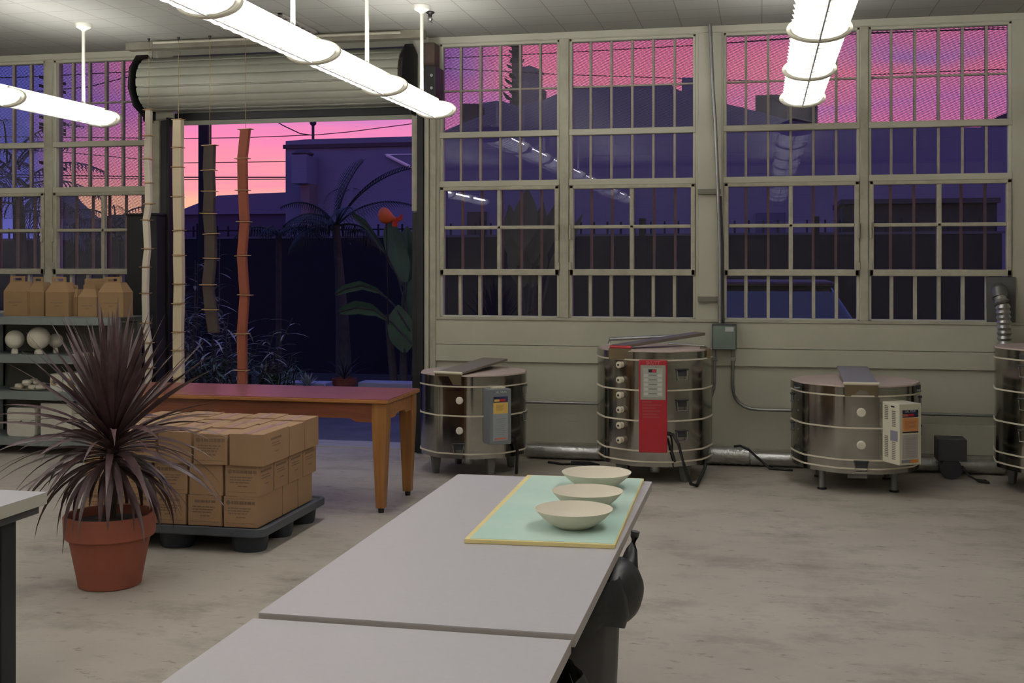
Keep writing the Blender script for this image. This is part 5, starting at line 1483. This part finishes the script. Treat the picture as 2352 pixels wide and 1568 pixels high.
# palm
pb = atY(790, 830, 12.9); pb.z = 0.0
m1 = MB(); m1.tube([(pb.x, 12.9, 0.18), (pb.x-0.02, 12.9, 0.9), (pb.x-0.06, 12.9, 1.5), (pb.x-0.10, 12.9, 2.0)], [0.10, 0.075, 0.05, 0.045], 12)
m2 = MB(); rp = random.Random(5); top = (pb.x-0.10, 12.9, 1.98)
for k, (a_, e_, L_, dr) in enumerate(((0.25, 1.10, 1.5, 1.0), (0.1, 0.85, 1.25, 1.3), (2.9, 1.0, 1.1, 1.5), (2.6, 0.75, 1.0, 1.6), (-0.9, 0.9, 1.0, 1.6), (1.7, 1.15, 1.1, 1.2), (-2.2, 0.8, 0.9, 1.7), (0.6, 0.4, 0.8, 1.8), (3.4, 0.35, 0.8, 1.7), (1.3, 1.35, 1.2, 0.8))):
    frond(m2, top, a_, e_, L_*0.86, dr, 34, 0.30, 0.013)
plant('palm_tree', 'dark feathery palm in the middle of the doorway view', 'palm', (pb.x, 12.9, 0), [('trunk', m1, br_), ('fronds', m2, gd)])
# second small palm, left of it
pb = atY(640, 600, 13.3); m1 = MB(); m1.tube([(pb.x, 13.3, 0.18), (pb.x, 13.3, 1.9)], 0.04, 8); m2 = MB()
for k in range(8): frond(m2, (pb.x, 13.3, 1.88), k*0.8, 0.75, 0.65, 1.7, 18, 0.2, 0.012)
plant('palm_tree', 'small faint palm against the fence right of the terracotta strand', 'palm', (pb.x, 13.3, 0), [('trunk', m1, br_), ('fronds', m2, gd)])
# banana-like plant at the right
bb = atY(925, 800, 11.95)
m1 = MB(); m2 = MB(); bx_, by_ = bb.x, 11.98
for k, (dx, lean) in enumerate(((0, 0), (0.12, 0.05), (-0.10, -0.08))): m1.tube([(bx_+dx, by_, 0.18), (bx_+dx+lean, by_, 1.0)], [0.05, 0.035], 10)
for tipx, tipy, wpx, sx_, Yo in ((893, 498, 50, 930, 0.0), (935, 520, 62, 940, 0.15), (915, 700, 60, 930, -0.1), (948, 640, 50, 948, 0.05)):
    tp = atY(tipx, tipy, by_+Yo); b0 = atY(sx_, tipy+150 if tipy < 600 else tipy+110, by_+Yo)
    n_ = 10; cs = [b0.lerp(tp, k/n_) for k in range(n_+1)]; wm = wpx*12.3/FPX
    ws = [wm*max(0.08, math.sin(min(1, (k/n_)*2.6+0.1)*PI/2)*(1-max(0, (k/n_-0.55)/0.45)**2.2)) for k in range(n_+1)]
    m2.strip(cs, ws, Vector((1, 0.25, 0)).normalized(), 0.10, [Vector((0, -1, 0))]*(n_+1))
    m1.tube([(bx_, by_, 0.9), b0], 0.018, 6)
def arched(m_st, m_lf, pxs, wpx, Y):
    P = [atY(x, y, Y) for x, y in pxs]; Q = []
    for i in range(len(P)-1):
        for k in range(4): Q.append(P[i].lerp(P[i+1], k/4))
    Q.append(P[-1]); m_st.tube(Q, 0.010, 6)
    n_ = len(Q); nl = int(n_*0.75); cs = Q[n_-nl:]
    ws = [wpx*12.2/FPX*math.sin(PI*(k+0.5)/(nl+0.2))**0.6 for k in range(nl)]
    m_lf.strip(cs, ws, Vector((0.25, 0.2, -1)).normalized(), 0.08, [Vector((0, -1, 0.2))]*nl)
arched(m1, m2, [(940, 740), (915, 640), (880, 570), (845, 520), (808, 492)], 34, by_-0.05)
arched(m1, m2, [(942, 760), (905, 700), (870, 668), (830, 655), (792, 664), (770, 676)], 22, by_-0.1)
arched(m1, m2, [(945, 790), (900, 740), (860, 712), (820, 706), (780, 716)], 34, by_-0.15)
plant('banana_plant', 'broad-leaved banana-like plant at the right of the doorway', 'plant', (bx_, by_, 0), [('stems', m1, br_), ('leaves', m2, gb_)])
# orange goldfish ornament
fo = thing('fish_ornament', 'bright orange fish-shaped ornament on the banana plant', 'ornament', tuple(atY(888, 492, 11.7)))
c0 = atY(886, 491, 11.75); m = MB(); rs = []
orange = M('orange_plastic', (255, 118, 44), 0.5)
for k in range(11):
    u = k/10; x = -0.085+0.20*u; rr = 0.076*math.sin(PI*min(1, u*1.15)**0.8)**0.75+0.012 if u < 0.86 else 0.020
    q = Vector((x, 0, -0.012-0.045*u*u))
    rs.append([(c0.x+q.x, c0.y+rr*0.8*math.cos(2*PI*j/18), c0.z+q.z+rr*math.sin(2*PI*j/18)) for j in range(18)])
m.rings(rs); m.build('fish_body', orange, fo, smooth=True)
tq = Vector((c0.x+0.105, c0.y, c0.z-0.055))
m = MB(); m.prism([(tq.x-0.02, tq.z+0.012), (tq.x+0.04, tq.z+0.018), (tq.x+0.085, tq.z+0.055), (tq.x+0.075, tq.z-0.01), (tq.x+0.03, tq.z-0.03), (tq.x+0.02, tq.z-0.085), (tq.x-0.035, tq.z-0.075), (tq.x-0.03, tq.z-0.01)], 'y', tq.y-0.010, tq.y+0.010); m.build('tail_fin', M('orange_red_plastic', (235, 62, 26), 0.5), fo, bevel=0.004)
m = MB(); m.tube([(c0.x, c0.y+0.02, c0.z-0.05), (c0.x+0.01, c0.y+0.05, 0.9)], 0.006, 6); m.build('stake', blackm, fo)
# silvery shrub behind the strands
def shrub(name, label, bx, by, z0, stems, seed, mt, hmax, lw=0.03, ll=0.22, nl=16, spread=0.35):
    r_ = random.Random(seed); m1, m2 = MB(), MB()
    for k in range(stems):
        a_ = r_.uniform(0, 2*PI); e_ = r_.uniform(1.0, 1.5); H_ = hmax*r_.uniform(0.55, 1.0)
        P = []; p = Vector((bx+r_.uniform(-spread, spread)*0.5, by+r_.uniform(-0.15, 0.15), z0))
        for j in range(7):
            P.append(p.copy()); p = p+Vector((math.cos(a_)*math.cos(e_), math.sin(a_)*math.cos(e_), math.sin(e_)))*(H_/6); a_ += r_.uniform(-0.4, 0.4)
        m1.tube(P, [0.014-0.0015*j for j in range(7)], 5)
        for j in range(nl):
            u = 0.25+0.75*j/nl; q = P[min(6, int(u*6))].lerp(P[min(6, int(u*6)+1)], (u*6) % 1)
            leaf(m2, q, r_.uniform(0, 2*PI), r_.uniform(-0.3, 0.7), ll*r_.uniform(0.7, 1.2), lw*1.25, r_.uniform(0.3, 1.0), 4, 0.1, 0.4)
    plant(name, label, 'shrub', (bx, by, 0), [('stems', m1, br_), ('leaves', m2, mt)])
q = atY(448, 700, 11.2); shrub('leafy_shrub', 'tall grey-leaved shrub beside the cream strand', q.x, 11.2, 0.0, 11, 11, M('grey_green_leaf', (120, 130, 108), 0.6, var=0.2), 1.85, 0.026, 0.2, 22, 0.4)
q = atY(545, 760, 10.8); shrub('leafy_shrub', 'silver narrow-leaved shrub behind the terracotta strand', q.x-0.08, 10.8, 0.0, 9, 12, gs, 1.45, 0.02, 0.26, 18, 0.5)
q = atY(600, 830, 11.1); shrub('leafy_shrub', 'low green feathery bush at the foot of the terracotta strand', q.x, 11.1, 0.0, 26, 13, gl, 0.72, 0.012, 0.22, 22, 0.7)
q = atY(470, 840, 10.7); shrub('leafy_shrub', 'dense dark green bush low at the left of the doorway', q.x, 10.7, 0.0, 16, 14, gl, 0.8, 0.02, 0.2, 16, 0.8)
# agave rosette
q = atY(630, 868, 11.4); m = MB(); m2 = MB(); ra = random.Random(3)
for k in range(26):
    leaf(m if k > 8 else m2, (q.x, 11.4, 0.30), k*2.4, 0.25+0.045*k, 0.24 if k > 8 else 0.30, 0.045, -0.3, 6, 0.2, 0.35)
plant('agave', 'reddish-centred agave rosette above the left planter kerb', 'succulent', (q.x, 11.4, 0), [('inner_leaves', m, M('agave_red', (110, 62, 66), 0.5)), ('outer_leaves', m2, gs), ('root_stock', MB().tube([(q.x, 11.4, -0.015), (q.x, 11.4, 0.32)], 0.05, 8), br_)])
q = atY(705, 876, 11.42); m = MB()
for k in range(16): leaf(m, (q.x, 11.42, 0.26), k*2.4, 0.4+0.05*k, 0.17, 0.03, -0.2, 5, 0.2)
plant('agave', 'small grey-green agave right of the red-centred one', 'succulent', (q.x, 11.42, 0), [('leaves', m, gs), ('root_stock', MB().tube([(q.x, 11.42, -0.015), (q.x, 11.42, 0.28)], 0.04, 8), br_)])
# terracotta pot with grass-like plant
q = atY(791, 878, 11.5); t = thing('potted_plant', 'low terracotta pot with thin leaves between the two planter kerbs', 'potted plant', (q.x, 11.5, 0))
ph = EYE-(868-605)*11.5/ray(791, 600)[1]/FPX
MB().lathe([(0.09, -0.02), (0.11, ph-0.07), (0.125, ph-0.068), (0.13, ph), (0.115, ph), (0.11, ph-0.02), (0.0005, ph-0.02)], 28, (q.x, 11.5, 0)).build('pot', terracotta, t, smooth=True)
m = MB()
for k in range(22): leaf(m, (q.x, 11.5, ph-0.02), k*2.4, 1.3-0.04*k, 0.34, 0.012, 0.8, 5, 0.0)
m.build('leaves', gd, t)
# tree behind the warehouse (norfolk pine like) and foliage tree at the far left
q = atY(1180, 230, 28); m1 = MB(); m1.tube([(q.x+0.05, 28, 0), (q.x+0.05, 28, 6.9)], 0.10, 8); m2 = MB(); rt = random.Random(2)
for k in range(16):
    z = 4.6+k*0.13
    for j in range(4): leaf(m2, (q.x+0.05, 28, z+0.3), j*1.57+k*0.5, 0.15, 0.60*(1-k/22), 0.16, -0.7, 5, 0.0, 0.6)
plant('conifer', 'tiered dark conifer against the sky behind the warehouse', 'tree', (q.x, 28, 0), [('trunk', m1, br_), ('branches', m2, gd)])
q = atY(40, 400, 13.2); m1 = MB(); m1.tube([(q.x, 13.2, -0.02), (q.x+0.05, 13.2, 1.6), (q.x, 13.2, 2.5)], [0.12, 0.09, 0.06], 10); m2 = MB()
for k in range(18): frond(m2, (q.x+rp.uniform(-0.15, 0.15), 13.2, 2.2+0.04*k), k*1.9, 0.2+0.055*k, 1.15, 1.4, 22, 0.34, 0.022)
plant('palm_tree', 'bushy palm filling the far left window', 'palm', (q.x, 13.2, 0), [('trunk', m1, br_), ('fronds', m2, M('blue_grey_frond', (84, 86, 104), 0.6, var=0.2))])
q = atY(265, 480, 14.3); m1 = MB(); m1.tube([(q.x, 14.3, 0), (q.x, 14.3, 1.9)], 0.05, 8); m2 = MB()
for k in range(14): frond(m2, (q.x, 14.3, 1.85+0.02*k), k*2.1, 0.2+0.06*k, 0.8, 1.5, 18, 0.22, 0.014)
plant('palm_tree', 'thin palm low in the second window from the left', 'palm', (q.x, 14.3, 0), [('trunk', m1, br_), ('fronds', m2, gd)])
# broad plant outside the second pair of windows
q = atY(1205, 560, 11.6); m1, m2 = MB(), MB()
for k, (tx, ty, w_, bx2) in enumerate(((1212, 432, 60, 1200), (1170, 470, 50, 1190), (1248, 465, 46, 1222), (1275, 470, 44, 1235), (1338, 492, 34, 1260), (1190, 520, 60, 1200), (1235, 540, 60, 1225))):
    tp = atY(tx, ty, 11.6+0.06*k); b0 = atY(bx2, min(ty+140, 660), 11.6+0.06*k); n_ = 10
    cs = [b0.lerp(tp, j/n_) for j in range(n_+1)]; wm = w_*12/FPX
    ws = [wm*max(0.06, math.sin(min(1, (j/n_)*2.4+0.1)*PI/2)*(1-max(0, (j/n_-0.5)/0.5)**1.6)) for j in range(n_+1)]
    m2.strip(cs, ws, Vector((1, 0.2, 0.1)).normalized(), 0.1, [Vector((0, -1, 0))]*(n_+1)); m1.tube([(q.x, 11.7, -0.02), (q.x+0.03*k-0.1, 11.7, 0.5), b0], 0.014, 6)
plant('banana_plant', 'olive broad-leaved plant outside the left pair of windows', 'plant', (q.x, 11.6, 0), [('stems', m1, br_), ('leaves', m2, M('olive_leaf', (92, 96, 74), 0.6, var=0.15))])
# parked vehicle outside the right windows
cm = M('car_paint_blue', (30, 36, 66), 0.25, metal=0.4, coat=0.6); cg = glass_mat('car_glass', (90, 90, 110), 0.02)
ccx = atY(1785, 700, 10.6).x
car = thing('parked_car', 'dark blue car parked end-on outside below the third window', 'car', (ccx, 12.2, 0))
m = MB(); side = [(10.45, 0.30), (10.42, 0.62), (10.52, 0.90), (11.35, 1.00), (13.6, 1.02), (14.0, 0.85), (14.02, 0.30)]
m.prism(side, 'x', ccx-0.83, ccx+0.83); m.build('car_body', cm, car, bevel=0.07, seg=3)
m = MB(); m.rings([[(ccx-0.74, 11.2, 0.98), (ccx+0.74, 11.2, 0.98), (ccx+0.74, 13.5, 0.98), (ccx-0.74, 13.5, 0.98)], [(ccx-0.54, 11.85, 1.33), (ccx+0.54, 11.85, 1.33), (ccx+0.54, 13.1, 1.33), (ccx-0.54, 13.1, 1.33)]]); m.build('cabin_glass', M('car_dark_glass', (16, 16, 24), 0.08, spec=0.8), car, bevel=0.05, seg=3)
MB().box(ccx-0.56, ccx+0.56, 11.8, 13.15, 1.33, 1.375).build('car_roof', M('car_roof_plum', (92, 60, 84), 0.3, metal=0.3), car, bevel=0.03)
for xx in (ccx-0.85, ccx+0.65):
    for yy in (11.1, 13.3):
        MB().tube([(xx, yy, 0.31), (xx+0.2, yy, 0.31)], 0.33, 24).build('wheel', cord, car)
# dark shed silhouette further right
sd = thing('shed', 'dark flat-roofed shed outside the far right window', 'shed', (atY(2170, 470, 15.6).x, 15.6, 0))
outline_build([(1935, 480), (1945, 466), (2290, 460), (2290, 480)], 15.6, 1.6, 'shed_wall', M('shed_dark', (52, 48, 60), 0.9), sd)
p0, p1 = atY(1930, 466, 15.6), atY(2295, 460, 15.6); MB().box(p0.x, p1.x, 15.5, 17.3, p1.z-0.03, p1.z+0.03).build('shed_roof', roofm, sd)
p0, p1 = atY(1735, 520, 21.9), atY(1805, 488, 21.9); MB().box(p0.x, p1.x, 21.9, YB-0.001, p0.z-0.3, p1.z).build('wall_panel', M('blue_panel', (64, 64, 120), 0.6), bld)
p0, p1 = atY(1073, 524, 21.9), atY(1115, 486, 21.9); MB().box(p0.x, p1.x, 21.9, YB-0.001, p0.z-0.3, p1.z).build('wall_panel', nightdark, bld)
